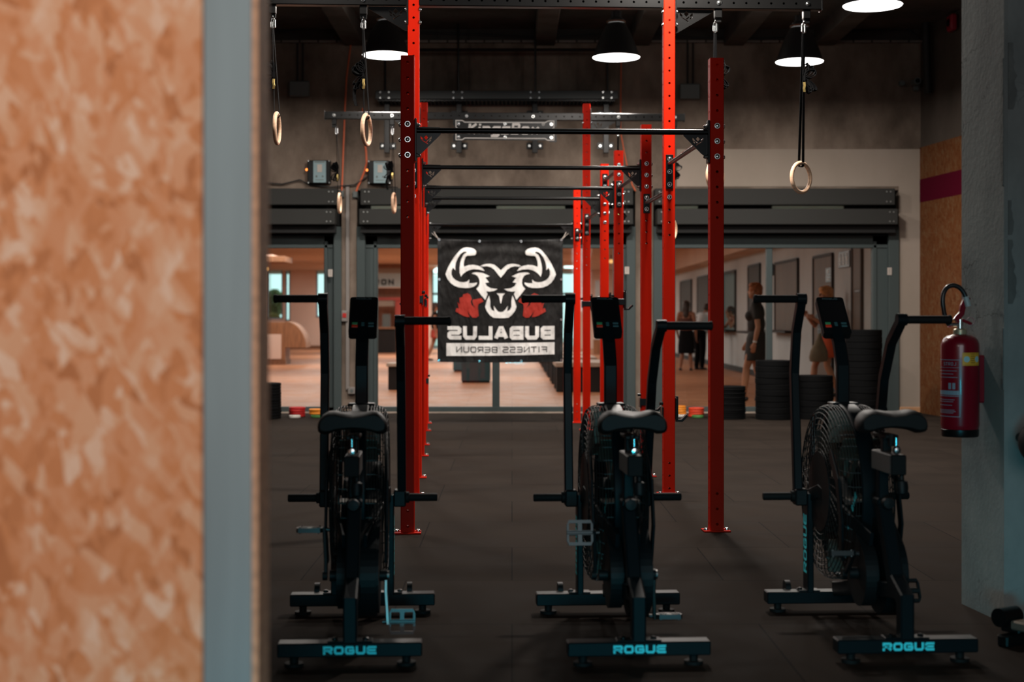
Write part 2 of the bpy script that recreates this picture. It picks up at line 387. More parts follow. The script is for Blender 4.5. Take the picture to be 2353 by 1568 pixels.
# ------------------------------------------------------------------ the gym shell
YW = 19.3
def WX(px): return (px - 1176.5) / F * YW
def WZ(py): return CAMZ - (py - 730) / F * YW
o = MB().box((0, 8.05, -.05), (16, 22.5, .1)).build('floor', m_rubber); struct(o, 'black rubber tiled gym floor', 'floor')
o = MB().box((0, 8.15, 5.1), (16, 22.9, .2)).build('ceiling', m_ceil); struct(o, 'dark bare concrete ceiling of the gym', 'ceiling')
openings = [(-5.6, WX(785)), (WX(820), WX(1460)), (WX(1501), WX(2065))]
ZT = WZ(437)
mb = MB(); xs = [-8.0] + [x for p in openings for x in p] + [8.0]
for i in range(0, len(xs), 2): mb.box(((xs[i] + xs[i + 1]) / 2, YW + .15, ZT / 2), (xs[i + 1] - xs[i], .3, ZT))
mb.box((0, YW + .15, (ZT + 5) / 2), (16, .3, 5 - ZT))
o = mb.build('wall_back', m_brown); struct(o, 'brown patchy plaster wall above the three glazed shopfronts', 'wall')
mb = MB(); zt = WZ(343)
zl = WZ(429); mb.box(((WX(1555) + 5.33) / 2, YW - .006, (zl + zt) / 2), (5.33 - WX(1555), .012, zt - zl))
mb.box(((WX(2065) + 5.33) / 2, YW - .006, zl / 2), (5.33 - WX(2065), .012, zl))
c = mb.build('cream_panel', m_white, o); c['label'] = 'cream painted panel around the right shopfront'
c = MB().box(((WX(2066) + WX(2113)) / 2, YW - .03, .04), (WX(2113) - WX(2066), .035, .075), .006).build('trim_1', pm('skirting_wood', (.45, .24, .12), .6))
struct(c, 'short wooden skirting beside the right shopfront', 'skirting')
mb = MB().box((0, YW - .02, WZ(78)), (15, .05, .2)).box((0, YW - .035, WZ(97)), (15, .06, .03))
o = mb.build('trim_2', tiles('old_brick', (.14, .12, .105), (.2, .17, .15), (.04, .035, .03), .24, .07, .012, .9)); struct(o, 'crumbling brick course under the gym ceiling', 'brick course')
# right wall: runs slightly outwards toward the camera
dR = Vector((.11, -1, 0)).normalized(); nR = Vector((-1, -.11, 0)).normalized(); cR = Vector((5.33, YW, 0))
def rwall(t0, t1, z0, z1, off, th, name, mat, parent=None):
    a = cR + dR * t0 + nR * off; b = cR + dR * t1 + nR * off; a2 = a - nR * th; b2 = b - nR * th
    vs = [(p.x, p.y, z) for z in (z0, z1) for p in (a, b, b2, a2)]
    return MB().add(vs, [(0, 3, 2, 1), (4, 5, 6, 7), (0, 1, 5, 4), (1, 2, 6, 5), (2, 3, 7, 6), (3, 0, 4, 7)]).build(name, mat, parent)
o = rwall(-.3, 22.4, 0, 5, 0, .3, 'wall_right', m_darkplaster); struct(o, 'dark right-hand wall of the gym clad with chipboard below', 'wall')
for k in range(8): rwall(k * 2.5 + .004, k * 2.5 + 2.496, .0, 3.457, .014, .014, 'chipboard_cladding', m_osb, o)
c = rwall(0, 20, 2.742, 3.043, .016, .002, 'painted_stripe', m_maroon, o); c['label'] = 'dark maroon stripe painted across the chipboard'
# left side and the wall behind the camera
o = MB().box((-7.6, 8.15, 2.5), (.3, 22.9, 5)).build('wall_left', m_darkplaster); struct(o, 'far left wall of the gym, hidden behind the chipboard partition', 'wall')
o = MB().box((0, -3.2, 2.5), (16, .3, 5)).build('wall_front', m_darkplaster); struct(o, 'wall behind the camera', 'wall')
# concrete beams under the ceiling
mb = MB()
for px in (800, 1255, 1480, 1705, 1920): 
    x = (px - 1176.5) / F * 18.6; mb.box((x, 16.2, 4.9), (.26, 6.2, .22), .01)
o = mb.build('trim_3', m_ceil); struct(o, 'concrete ribs running under the ceiling', 'ceiling ribs')
# foreground partition
pt = MB().box((-1.52, 2.61, 1.6), (1.952, .02, 3.2), .001).build('partition_wall', m_osb_near); struct(pt, 'chipboard partition filling the left edge with a grey steel stud at its end', 'partition')
c = MB().box(((-.544 - .457) / 2, 2.64, 1.6), (.087, .07, 3.2), .002).build('end_stud', m_stud, pt); c['label'] = 'grey steel stud closing the partition end'
MB().box((-.4515, 2.66, 1.6), (.010, .12, 3.2)).build('board_edge', m_osbedge, pt)
MB().box((-1.52, 2.73, 1.6), (1.952, .02, 3.2)).build('rear_board', m_osb_near, pt)

# column with the fire extinguisher
q = [Vector((1.952, 6.44, 0)), Vector((2.0, 6.0, 0))]; dC = (q[1] - q[0]).normalized(); pC = Vector((-dC.y, dC.x, 0))
q += [q[1] + pC * .55, q[0] + pC * .55]
mb = MB(); ch = .012
loop = []
for i, p in enumerate(q):
    a = (q[i - 1] - p).normalized(); b = (q[(i + 1) % 4] - p).normalized(); loop += [p + a * ch, p + b * ch]
mb.ring_loft([[Vector((p.x, p.y, z)) for p in loop] for z in (0, 5)])
col = mb.build('column', m_conc); struct(col, 'square grey concrete column carrying the fire extinguisher', 'column')
def patch(name, base, ux, pts, nrm, mat=None):
    n = len(pts); mb = MB(); uz = Vector((0, 0, 1))
    mb.prism([pts], Vector(base) + Vector(nrm) * .001, ux, uz, .006)
    c = mb.build(name, mat or m_patch, col); return c
fr = Vector((pC.x, pC.y, 0)); nf = dC      # front face runs along pC, faces dC (towards camera)
base = q[1] + pC * .012
rnd = random.Random(3)
def ragged(w, z0, z1, n):
    l = [(0.0, z0)]
    for i in range(n + 1):
        t = i / n; l.append((w * (.55 + .45 * math.sin(math.pi * min(1, t * 1.2 + .1))) * rnd.uniform(.7, 1.15), z0 + (z1 - z0) * t))
    return l + [(0.0, z1)]
c = patch('bare_patch', base, pC, ragged(.038, 2.09, 2.36, 14), nf); c['label'] = 'dark bare concrete where the plaster has broken off'
patch('bare_patch', base, pC, ragged(.034, 1.30, 1.56, 12), nf); patch('bare_patch', base, pC, ragged(.022, 1.58, 1.72, 8), nf)
base2 = q[1] - dC * .012; patch('bare_patch', base2, -dC, ragged(.025, 1.78, 2.3, 14), -pC); patch('bare_patch', base2, -dC, ragged(.02, .95, 1.2, 10), -pC)

# ------------------------------------------------------------------ shopfronts
info = [('window_1', 'left', openings[0], [(-5.6, -5.3), (WX(743), WX(785))], []),
        ('window_2', 'middle', openings[1], [(WX(820), WX(867)), (WX(1410), WX(1460))], [(WX(1131), WX(1148))]),
        ('window_3', 'right', openings[2], [(WX(1501), WX(1553)), (WX(2007), WX(2065))], [(WX(1763), WX(1777))])]
for nm, side, (x0, x1), jambs, mull in info:
    root = empty(nm, (0, YW, 0)); struct(root, {'left': 'glazed shopfront beside the partition, half hidden', 'middle': 'glazed shopfront behind the hanging banner', 'right': 'glazed shopfront with two women walking behind it'}[side], 'shopfront')
    mb = MB()
    for i, (a, b) in enumerate(jambs):
        inner = b if i == 0 else a
        mb.box(((a + b) / 2, .10, 1.16), (b - a, .10, 2.32), .006)
        wd = (b - a) * .42; xx = a + wd / 2 if i == 0 else b - wd / 2
        mb.box((xx, .02, 1.2), (wd, .12, 2.46), .006)          # shutter guide rail in front
        xx2 = inner + (-.03 if i == 0 else .03); mb.box((xx2, .06, 1.12), (.045, .05, 2.24), .005)
    mb.box(((x0 + x1) / 2, .10, (2.152 + 2.322) / 2), (x1 - x0, .10, .17), .006).box(((x0 + x1) / 2, .06, 2.175), (x1 - x0, .05, .045), .005)
    mb.box(((x0 + x1) / 2, .10, .04), (x1 - x0, .10, .07), .006)
    for a, b in mull: mb.box(((a + b) / 2, .10, 1.1), (b - a, .09, 2.16), .006)
    mb.build('frame', m_frame, root)
    MB().box(((x0 + x1) / 2, .03, .004), (x1 - x0, .2, .012)).build('sill', m_sill, root)
    mb = MB().box(((x0 + x1) / 2, .2, 2.39), (x1 - x0, .04, .14)); mb.build('shutter_slot', m_dark, root)
    ed = [jambs[0][1]] + [x for p in mull for x in p] + [jambs[1][0]]
    for i in range(0, len(ed), 2): MB().box(((ed[i] + ed[i + 1]) / 2, .10, 1.11), (ed[i + 1] - ed[i], .008, 2.08)).build('pane', m_glass, root)
    cy_ = {'left': [], 'middle': [(850, 925), (1140, 1300)], 'right': [(1553, 1607), (1778, 1945)]}[side]
    xs_ = [x0] + [WX(p_) for c_ in cy_ for p_ in c_] + [x1]; mb = MB()
    for i in range(0, len(xs_), 2): mb.box(((xs_[i] + xs_[i + 1]) / 2, .16, 2.68), (xs_[i + 1] - xs_[i], .03, .46))
    mb.build('slit_blackout', m_dark, root)  # added dark board that blacks out the slit between the panes
    for a_, b_ in cy_: MB().box(((WX(a_) + WX(b_)) / 2, .16, 2.68), (WX(b_) - WX(a_), .01, .46)).build('transom_pane', m_frost, root)  # the slit's cyan light is put into the panes' tint
    ux0, ux1 = {'left': (-5.6, WX(775)), 'middle': (WX(828), WX(1455)), 'right': (WX(1505), WX(2057))}[side]
    lx0, lx1 = {'left': (-5.6, WX(770)), 'middle': (WX(825), WX(1455)), 'right': (WX(1510), WX(2064))}[side]
    where = {'left': 'beside the timber partition', 'middle': 'above the hanging banner', 'right': 'above the shopfront with the walking women'}[side]
    for k, (a, b, py0, py1, dep) in enumerate(((ux0, ux1, 433, 471, .2), (lx0, lx1, 480, 516, .28))):
        # keep the visible size right at the box's own nearer depth
        yy = YW - dep; sc = yy / YW; zc = CAMZ + (730 - (py0 + py1) / 2) / F * yy; hh = (py1 - py0) / F * yy
        nmx = 'shutter_box'
        bx = thing(nmx, ('upper' if k == 0 else 'lower') + ' grey roller shutter box ' + where, 'shutter box', ((a + b) / 2 * sc, yy, zc), group='roller shutter boxes')
        m2 = MB().box((0, dep / 2, 0), ((b - a) * sc, dep, hh), .008); m2.build('housing', m_shutter, bx)
        its = []
        for xx in (-.5, .5):
            for u in (.06, .11):
                for zz in (-.3, .3): its.append((((b - a) * sc * (xx - math.copysign(u / (b - a), xx)), .0, zz * hh), ((b - a) * sc * (xx - math.copysign(u / (b - a), xx)), -.006, zz * hh), .010))
        dots('rivet', pm('rivet_grey', (.25, .26, .25), .4, .5), bx, its, 8)
        if k == 1: MB().box((0, dep * .62, -hh / 2 - .05), ((b - a) * sc - .02, dep * .5, .1)).build('curtain_slot', m_dark, bx)
# stickers and small hardware on the frames
for px, py, lab in ((760, 628, 'frame beside the partition'), (1440, 622, 'frame between the red uprights'), (2042, 624, 'frame next to the cream wall')):
    o = MB().box((0, 0, 0), (.058, .004, .097), .001).build('notice', m_paper, None, loc=(WX(px), YW - .047, WZ(py))); tag(o, 'small white paper notice on the grey ' + lab, 'notice', 'small paper notices')
    mb = MB()
    for i in range(5): mb.box((0, -.0025, .03 - i * .013), (.012, .001, .004))
    mb.build('print', m_greybox, o)

# wall fixtures --------------------------------------------------------------
def conduit(name, label, pts, r, mat, cat, group=None):
    o = MB().tube(pts, r, 8).build(name, mat, None, True); return tag(o, label, cat, group)
yw = YW - .03
o = MB().box((0, 0, 0), (.045, .03, WZ(425) - WZ(896)), .004).build('cable_duct', m_conduit, None, loc=((WX(799)), YW - .016, (WZ(425) + WZ(896)) / 2)); tag(o, 'white vertical cable duct on the brown pier beside the left shopfront', 'cable duct')
t = thing('socket_box', 'white wall socket at the foot of the cable duct', 'socket', (WX(809), YW - .001, WZ(898)))
MB().box((0, -.03, 0), (.1, .055, .09), .008).build('housing', m_conduit, t); MB().cyl((0, -.058, 0), (0, -.062, 0), .022, n=16).build('outlet', m_greybox, t)
t = thing('alarm_button', 'white alarm button with a red square on the left brown pier', 'alarm button', (WX(792.5), YW - .001, WZ(727)))
MB().box((0, -.03, 0), (.085, .05, .15), .012).build('housing', m_conduit, t); MB().box((0, -.058, .01), (.05, .008, .06), .003).build('button', pm('alarm_red', (.4, .02, .015), .4), t)
for px, py, lab in ((689, 206, 'grey square junction box high on the wall at the far left'), (1584, 212, 'grey square junction box high on the wall behind the tall red uprights')):
    t = thing('junction_box', lab, 'junction box', (WX(px), YW - .001, WZ(py)), group='square junction boxes')
    MB().box((0, -.04, 0), (.262, .078, .2), .012).build('housing', m_greybox, t)
    mb = MB()
    for dx in (-.025, .045): mb.cyl((dx, -.025, .1), (dx, -.025, WZ(90) - WZ(py)), .012, n=8)
    mb.build('conduit', m_blackmat, t)
for px, py, lab in ((785, 447, 'small grey box under the straight orange cable'), (817, 448, 'small grey box under the curved orange cable')):
    t = thing('junction_box', lab, 'junction box', (WX(px), YW - .001, WZ(py))); MB().box((0, -.03, 0), (.07, .055, .085), .006).build('housing', m_greybox, t)
    MB().box((0, -.06, 0), (.058, .006, .07), .002).build('cover', m_greybox, t)
conduit('orange_cable', 'straight orange cable running down the wall above the left pier', [(WX(x), yw - .01, WZ(y)) for x, y in ((815, 25), (806, 110), (797, 180), (793, 260), (790, 340), (788, 400), (786, 440))], .011, m_rcable, 'cable')
conduit('orange_cable', 'curved orange cable bulging right above the middle shopfront', [(WX(x), yw - .01, WZ(y)) for x, y in ((834, 250), (838, 320), (842, 350), (843, 375), (838, 395), (829, 418), (823, 430), (819, 442))], .013, m_rcable, 'cable')
conduit('black_cable', 'black cable along the wall under the two control boxes', [(WX(x), yw - .015, WZ(y)) for x, y in ((600, 420), (650, 424), (690, 414), (712, 425), (760, 431), (790, 428), (815, 426), (838, 412), (850, 403), (880, 428), (915, 432))], .009, m_blackmat, 'cable')
conduit('orange_cable', 'orange cable dropping behind the right lamp bell and back red post', [(WX(x), yw - .01, WZ(y)) for x, y in ((1427, 140), (1426, 200), (1425, 300), (1432, 340), (1441, 385), (1452, 425), (1460, 440))], .009, m_rcable, 'cable')
conduit('black_cable', 'black cable strung along the brick course under the ceiling', [(WX(x), yw - .05, WZ(y)) for x, y in ((590, 86), (700, 70), (760, 64), (850, 72), (960, 78), (1100, 82), (1250, 90), (1360, 84), (1480, 80), (1600, 90), (1750, 93), (1860, 86), (1990, 74), (2080, 68), (2106, 90))], .014, m_blackmat, 'cable')
m_panel = pm('panel_blue_grey', (.19, .28, .30), .4); m_led = emis('amber_led', (1, .25, .05), 3.0)
for px, py, lab in ((739, 397, 'wall control box with a lit amber lamp, nearer the partition'), (877, 398, 'wall control box beside the front left red upright')):
    t = thing('control_box', lab, 'control box', (WX(px), YW - .001, WZ(py)), group='control boxes above the shopfronts')
    MB().box((-.02, -.06, 0), (.3, .118, .30), .01).build('case', m_black, t)
    MB().box((-.01, -.122, 0), (.165, .006, .28), .002).build('front_panel', m_panel, t)
    MB().box((-.01, -.127, .045), (.062, .004, .1), .001).build('paper_label', m_paper, t)
    mb = MB()
    for dx, dz, s in ((-.05, -.06, .022), (.03, -.06, .018)): mb.box((dx, -.127, dz), (s, .004, s * 1.3), .002)
    mb.box((-.01, -.127, .125), (.13, .003, .012)).box((-.01, -.127, -.105), (.11, .003, .008))
    mb.build('marking', m_greybox, t)
    MB().ball((-.18, -.1, .03), .016).build('indicator_lamp', m_led, t, True)
    dots('screw', m_chrome, t, [((sx, -.118, sz), (sx, -.124, sz), .009) for sx in (-.155, .115) for sz in (-.14, .14)], 8)
# steel wall rack
t = thing('wall_rack', 'dark steel rack with a mesh shelf bolted high on the back wall', 'wall rack', (0, YW, 0))
y0 = YW - .42; k0 = y0 / YW
def RX(px): return (px - 1176.5) / F * y0
def RZ(py): return CAMZ - (py - 730) / F * y0
m_rack = pm('rack_grey', (.025, .03, .03), .5, .1)
MB().box(((RX(863) + RX(1420)) / 2, -.42, (RZ(209) + RZ(228)) / 2), (RX(1420) - RX(863), .05, RZ(209) - RZ(228)), .004).build('rail', m_rack, t)
mb = MB(); n = 60
for i in range(n):
    x = RX(868) + (RX(1412) - RX(868)) * i / (n - 1); mb.box((x, -.21, RZ(229)), (.012, .4, .03))
for yy in (-.38, -.2, -.04): mb.box(((RX(868) + RX(1412)) / 2, yy, RZ(229)), (RX(1412) - RX(868), .012, .03))
mb.build('mesh_shelf', m_black, t)
for px in (885, 1053, 1230, 1396):
    MB().box((RX(px), -.13, (RZ(215) + RZ(346)) / 2), (.07, .07, RZ(215) - RZ(346)), .004).build('post', m_black, t)
    MB().cyl((RX(px), -.42, RZ(210)), (RX(px), -.42, 4.99), .014, n=8).build('hanger_rod', m_black, t)
    for py in (252, 327):
        w = MB().box((RX(px), -.008, RZ(py)), (.215, .014, .085), .003); pl = w.build('wall_plate', m_black, t)
        dots('bolt', m_chrome, pl, [((RX(px) + dx, -.012, RZ(py)), (RX(px) + dx, -.03, RZ(py)), .016) for dx in (-.07, .07)])
    dots('bolt', m_chrome, t, [((RX(px) + dx, -.445, RZ(py)), (RX(px) + dx, -.46, RZ(py)), .013) for dx in (-.06, .05) for py in (213, 226)])
o = MB().cyl((WX(955), YW - .35, WZ(126)), (WX(1372), YW - .35, WZ(126)), .02, n=8).build('curtain_rail', m_black, None); tag(o, 'thin dark horizontal rod above the wall rack', 'rod')
# corner: black pipe, camera, red alarm
o = MB().cyl((5.27, 18.85, 5.0), (5.30, 18.85, 4.1), .05, n=12).build('downpipe', m_blackmat, None, True); tag(o, 'black pipe coming down the corner beside the security camera', 'pipe')
o = MB().tube([(WX(x), YW - .22, WZ(y)) for x, y in ((2105, 25), (2118, 60), (2120, 110))], .02).build('red_pipe', pm('pipe_red', (.3, .015, .02), .5), None, True); tag(o, 'short red pipe in the upper corner', 'pipe')
t = thing('security_camera', 'small security camera in the upper corner of the back wall', 'security camera', (WX(2098), YW - .06, WZ(193)))
MB().cyl((0, -.16, .005), (0, .02, .005), .045, n=16).build('body', m_greybox, t, True); MB().cyl((0, -.165, .005), (0, -.158, .005), .03, n=16).build('lens', m_black, t); MB().box((.03, .03, -.05), (.07, .06, .09), .008).build('bracket', m_greybox, t)
MB().cyl((-.16, -.02, 0), (-.16, .06, 0), .035, n=14).build('sensor', m_greybox, t, True)
p = cR + dR * 1.15 + nR * .06
t = thing('alarm_sounder', 'red alarm box on the dark right wall under the ceiling', 'alarm', (p.x, p.y, 4.86)); mb = MB().box((0, 0, 0), (.08, .2, .2), .02); mb.build('housing', pm('alarm_box_red', (.32, .01, .03), .4), t); MB().cyl((-.04, 0, 0), (-.05, 0, 0), .05, n=16).build('grille', m_black, t)
# ------------------------------------------------------------------ the red rig
PSI = math.atan(161 / F); SP = 1.79; PS = .08
ROWY = [0, 1.8, 2.96, 4.76, 5.92, 7.72, 8.88]
RIG0 = Vector((-.601, 8.53, 0)); RIGM = Matrix.Translation(RIG0) @ Matrix.Rotation(PSI, 4, 'Z')
def RW(x, y, z): return RIGM @ Vector((x, y, z))
KZ = [1.823 + .0887 * k for k in range(24)]
rig = thing('pull_up_rig', 'long red steel training rig with black pull-up bars down the middle of the gym', 'training rig', RIG0, PSI)
def holed_face(mb, o, u, w, zs, H, r, n=12, inw=None, dep=.004):
    """flat strip from z=0 to H, width w along u, real round holes at zs"""
    u = Vector(u); z = Vector((0, 0, 1)); o = Vector(o); inw = Vector(inw); cz = .03; last = 0.0
    def pt(a, b): return o + u * a + z * b
    for h in sorted(zs):
        if h - cz > last + 1e-5: mb.add([pt(-w / 2, last), pt(w / 2, last), pt(w / 2, h - cz), pt(-w / 2, h - cz)], [(0, 1, 2, 3)])
        a_ = [2 * math.pi * (j + .5) / n for j in range(n)]; out = []
        for a in a_:
            c, s = math.cos(a), math.sin(a); k = min((w / 2) / max(1e-6, abs(c)), cz / max(1e-6, abs(s))); out.append((c * k, s * k))
        # keep the four corners of the cell closed
        ring = [pt(x, h + y) for x, y in out]; inn = [pt(r * math.cos(a), h + r * math.sin(a)) for a in a_]; dn = [p + inw * dep for p in inn]
        fs = [(j, (j + 1) % n, n + (j + 1) % n, n + j) for j in range(n)] + [(n + j, n + (j + 1) % n, 2 * n + (j + 1) % n, 2 * n + j) for j in range(n)]
        base = ring + inn + dn
        for cx, cy in ((w / 2, cz), (-w / 2, cz), (-w / 2, -cz), (w / 2, -cz)):
            near = sorted(range(n), key=lambda j: (out[j][0] - cx) ** 2 + (out[j][1] - cy) ** 2)[:2]
            i0, i1 = sorted(near)
            if i0 == 0 and i1 == n - 1: i0, i1 = i1, i0
            base.append(pt(cx, h + cy)); fs.append((i0, len(base) - 1, i1))
        mb.add(base, fs); last = h + cz
    mb.add([pt(-w / 2, last), pt(w / 2, last), pt(w / 2, H), pt(-w / 2, H)], [(0, 1, 2, 3)])
def post_mesh(H, front, side, s=PS, ch=.005, r=.0085):
    mb = MB(); w = s - 2 * ch; h = s / 2
    holed_face(mb, (0, -h, 0), (1, 0, 0), w, front, H, r, inw=(0, 1, 0)); holed_face(mb, (0, h, 0), (-1, 0, 0), w, front, H, r, inw=(0, -1, 0))
    holed_face(mb, (h, 0, 0), (0, 1, 0), w, side, H, r, inw=(-1, 0, 0)); holed_face(mb, (-h, 0, 0), (0, -1, 0), w, side, H, r, inw=(1, 0, 0))
    for sx in (-1, 1):
        for sy in (-1, 1):
            a = Vector((sx * (h - ch), sy * h, 0)); b = Vector((sx * h, sy * (h - ch), 0)); t = Vector((0, 0, H)); mb.add([a, b, b + t, a + t], [(0, 1, 2, 3)])
    mb.box((0, 0, H - .003), (s - .008, s - .008, .005)); return mb
lowf = [.045 + .0887 * k for k in range(3)]
def hz(H): return [z for z in KZ if z < H - .03]
allz = lambda H: [.045 + .0887 * k for k in range(60) if .045 + .0887 * k < H - .03]
meshes = {}
for H in (2.75, 3.6):
    tmp = post_mesh(H, lowf + hz(H), allz(H)).build('upright', m_red); meshes[H] = tmp.data; bpy.data.objects.remove(tmp)
mbp = MB().box((0, 0, .005), (.155, .12, .009), .002); tmp = mbp.build('base_plate', m_red); base_me = tmp.data; bpy.data.objects.remove(tmp)
mb = MB().lathe([(.0, -.001), (.017, -.001), (.017, .003), (.0125, .003), (.0125, .006), (.0115, .0095), (.008, .012), (.0, .0125)], n=14); tmp = mb.build('bolt', m_chrome, None, True); bolt_me = tmp.data; bpy.data.objects.remove(tmp)
def addbolt(par, loc, ax):
    b = bpy.data.objects.new('bolt', bolt_me); COL.objects.link(b); b.parent = par; b.location = loc
    b.rotation_euler = {'-y': (R(90), 0, 0), '+x': (0, R(90), 0), '-x': (0, R(-90), 0), '+z': (0, 0, 0)}[ax]; return b
TALL = (1, 5)
frontb = {0: [4, 5, 6], 1: [3], 2: [5, 6, 7], 3: [8, 9], 4: [4, 5, 6], 5: [], 6: []}
barrow = {0: (2.323, [4, 5, 6]), 2: (2.412, [5, 6, 7]), 3: (2.412, [5, 6, 7]), 4: (2.411, [5, 6, 7]), 6: (2.34, [4, 5, 6])}
sideb = [(2.323, [4, 5, 6]), (2.138, [3, 4]), (2.41, [5, 6, 7]), (2.585, [8, 9]), (2.323, [4, 5, 6]), (2.235, [4, 5])]
for i, y in enumerate(ROWY):
    H = 3.6 if i in TALL else 2.75
    for k, x in enumerate((0, SP)):
        u = bpy.data.objects.new('upright', meshes[H]); COL.objects.link(u); u.parent = rig; u.location = (x, y, 0)
        b = bpy.data.objects.new('base_plate', base_me); COL.objects.link(b); b.parent = u
        for dx in (-.06, .06): addbolt(u, (dx, -.02 if k else .0, .011), '+z')
        for q_ in frontb[i]: addbolt(u, (0, -PS / 2 - .001, KZ[q_]), '-y')
        if i in barrow:
            for q_ in barrow[i][1]: addbolt(u, ((PS / 2 + .001) * (1 if k else -1), 0, KZ[q_]), '+x' if k else '-x')
# crown cut-outs
CROWN = [[(0, .024), (.0115, .011), (0, -.002), (-.0115, .011)], [(-.030, .019), (-.017, .006), (-.017, -.003), (-.030, .004)], [(.030, .019), (.030, .004), (.017, -.003), (.017, .006)],
         [(-.029, -.001), (.009, -.026), (.012, -.022), (-.014, -.006)], [(-.003, -.012), (.014, .003), (.014, -.004), (.004, -.0135)], [(.016, -.007), (.028, .0), (.026, -.008), (.017, -.014)]]
def crown(cx, cy, s): return [[(cx + a * s, cy + b * s) for a, b in l] for l in CROWN]
def bar_obj(z, hs, y):
    b = MB().cyl((.05, 0, 0), (SP - .05, 0, 0), .0165, n=20).build('pull_up_bar', m_black, rig, True, (0, y, z))
    for sx, x0 in ((1, PS / 2), (-1, SP - PS / 2)):
        pts = [(.004, .022), (.145, .018), (.150, .0), (.150, -.022), (.046, -.125), (.022, -.143), (.004, -.143)]
        mb = MB(); lp = [pts[::-1]] + crown(.066, -.052, 1.05)
        if sx < 0: lp = [[(-a, q_) for a, q_ in l] for l in lp]
        mb.prism(lp, (x0, .0, 0), (1, 0, 0), (0, 0, 1), .008)
        zc = (KZ[hs[0]] + KZ[hs[-1]]) / 2 - z
        mb.box((x0 + sx * .006, 0, zc), (.011, .066, KZ[hs[-1]] - KZ[hs[0]] + .07), .002)
        g = mb.build('gusset_plate', m_black, b)
        for q_ in (hs[0], hs[-1]): MB().lathe([(0, 0), (.016, 0), (.016, .004), (.011, .005), (.011, .012), (.005, .022), (0, .022)], (0, 0, 0), (sx, 0, 0), 10).build('nut', m_chrome, g, False, (x0 + sx * .012, 0, KZ[q_] - z))
    return b
for i, (z, hs) in barrow.items(): bar_obj(z, hs, ROWY[i])
for i, (z, hs) in enumerate(sideb):
    for x in (0, SP):
        y0_, y1_ = ROWY[i] + PS / 2, ROWY[i + 1] - PS / 2
        b = MB().cyl((0, .005, 0), (0, y1_ - y0_ - .005, 0), .0165, n=16).build('side_bar', m_black, rig, True, (x, y0_, z))
        for yy in (.003, y1_ - y0_ - .003):
            zc = (KZ[hs[0]] + KZ[hs[-1]]) / 2 - z
            pl = MB().box((0, yy, zc), (.052, .008, KZ[hs[-1]] - KZ[hs[0]] + .062), .002).build('end_plate', m_black, b)
        for q_ in hs: addbolt(b, (0, y1_ - y0_ - .008, KZ[q_] - z), '-y')
# top beams on the tall rows, with cantilevered arms and ring hangers
def hbeam(L, n0):
    zs = [n0 + .0887 * k for k in range(40) if n0 + .0887 * k < L - .03]
    mb = post_mesh(L, zs, [], r=.0085); return mb.xf(Matrix.Rotation(R(90), 4, 'Y'))      # +z -> +x
for i in TALL:
    y = ROWY[i]; zb = 3.455
    hbeam(SP - .08, .08).build('cross_beam', m_black, rig, False, (.04, y, zb))
    for sx, x0 in ((-1, -.04), (1, SP + .04)):
        L = 1.04; mb = hbeam(L, .06)
        if sx < 0: mb.xf(Matrix.Rotation(math.pi, 4, 'Z'))
        mb.box((sx * (L + .003), 0, 0), (.008, .09, .095), .002).box((sx * .005, 0, -.04), (.01, .09, .26), .002)
        arm = mb.build('cantilever_arm', m_black, rig, False, (x0, y, zb))
        lp = [[(.006, -.04), (.006, -.205), (.02, -.205), (.275, -.055), (.275, -.04)]] + crown(.085, -.088, 1.55)
        lp[0] = lp[0]
        if sx < 0: lp = [[(-a, q_) for a, q_ in l] for l in lp]
        MB().prism(lp, (0, 0, -.003), (1, 0, 0), (0, 0, 1), .008).build('gusset_plate', m_black, arm)
        for zz in (-.065, -.155):
            addbolt(arm, (sx * .011, -.03, zz), '+x' if sx > 0 else '-x'); addbolt(arm, (sx * -.082, -.03, zz), '-x' if sx > 0 else '+x')
        for dx in (.31, .94):
            addbolt(arm, (sx * dx, -.041, 0), '-y')
            MB().box((sx * dx, -.0, -.07), (.052, .05, .062), .004).box((sx * dx, 0, -.108), (.05, .012, .05), .004).build('ring_hanger', m_black, arm)
# name plate under the far beam
sg = empty('name_plate', (SP / 2 - .007, ROWY[5] - .05, 3.298), 0, rig); sg['label'] = 'black name plate with white border and lettering'
SW, SHh = 1.087, .222
def outline(w, h, o=0.0):
    a, b, n, s = w / 2 - o, h / 2 - o, .07, .018
    return [(-a, b), (-a + n, b), (-a + n + .025, b - s), (a - n - .025, b - s), (a - n, b), (a, b), (a, b - .07), (a - .02, b - .095), (a - .02, -b + .095), (a, -b + .07),
            (a, -b), (a - n, -b), (a - n - .025, -b + s), (-a + n + .025, -b + s), (-a + n, -b), (-a, -b), (-a, -b + .07), (-a + .02, -b + .095), (-a + .02, b - .095), (-a, b - .07)]
MB().prism([outline(SW + .05, SHh + .03)[::-1]], (0, 0, 0), (1, 0, 0), (0, 0, 1), .006).build('backing', m_black, sg)
m_print = pm('white_print', (.85, .82, .78), .6)
mb = MB(); stroke(mb, outline(SW - .012, SHh - .012), .0095, (0, -.0045, 0), (1, 0, 0), (0, 0, 1), True); mb.build('border', m_print, sg)
mb = MB(); tw = text(MB(), 'KingsBox', (0, 0, 0), (1, 0, 0), (0, 0, 1), .093, .125, .026, .014, .12, {'i': .35})
text(mb, 'KingsBox', (-tw / 2 - .02, -.0045, -.045), (1, 0, 0), (0, 0, 1), .093, .125, .026, .014, .12, {'i': .35}); mb.build('lettering', m_print, sg)
mb = MB(); stroke(mb, [(.014 * math.cos(a * .6283), .014 * math.sin(a * .6283)) for a in range(10)], .004, (tw / 2 + .03, -.0045, .07), (1, 0, 0), (0, 0, 1), True)
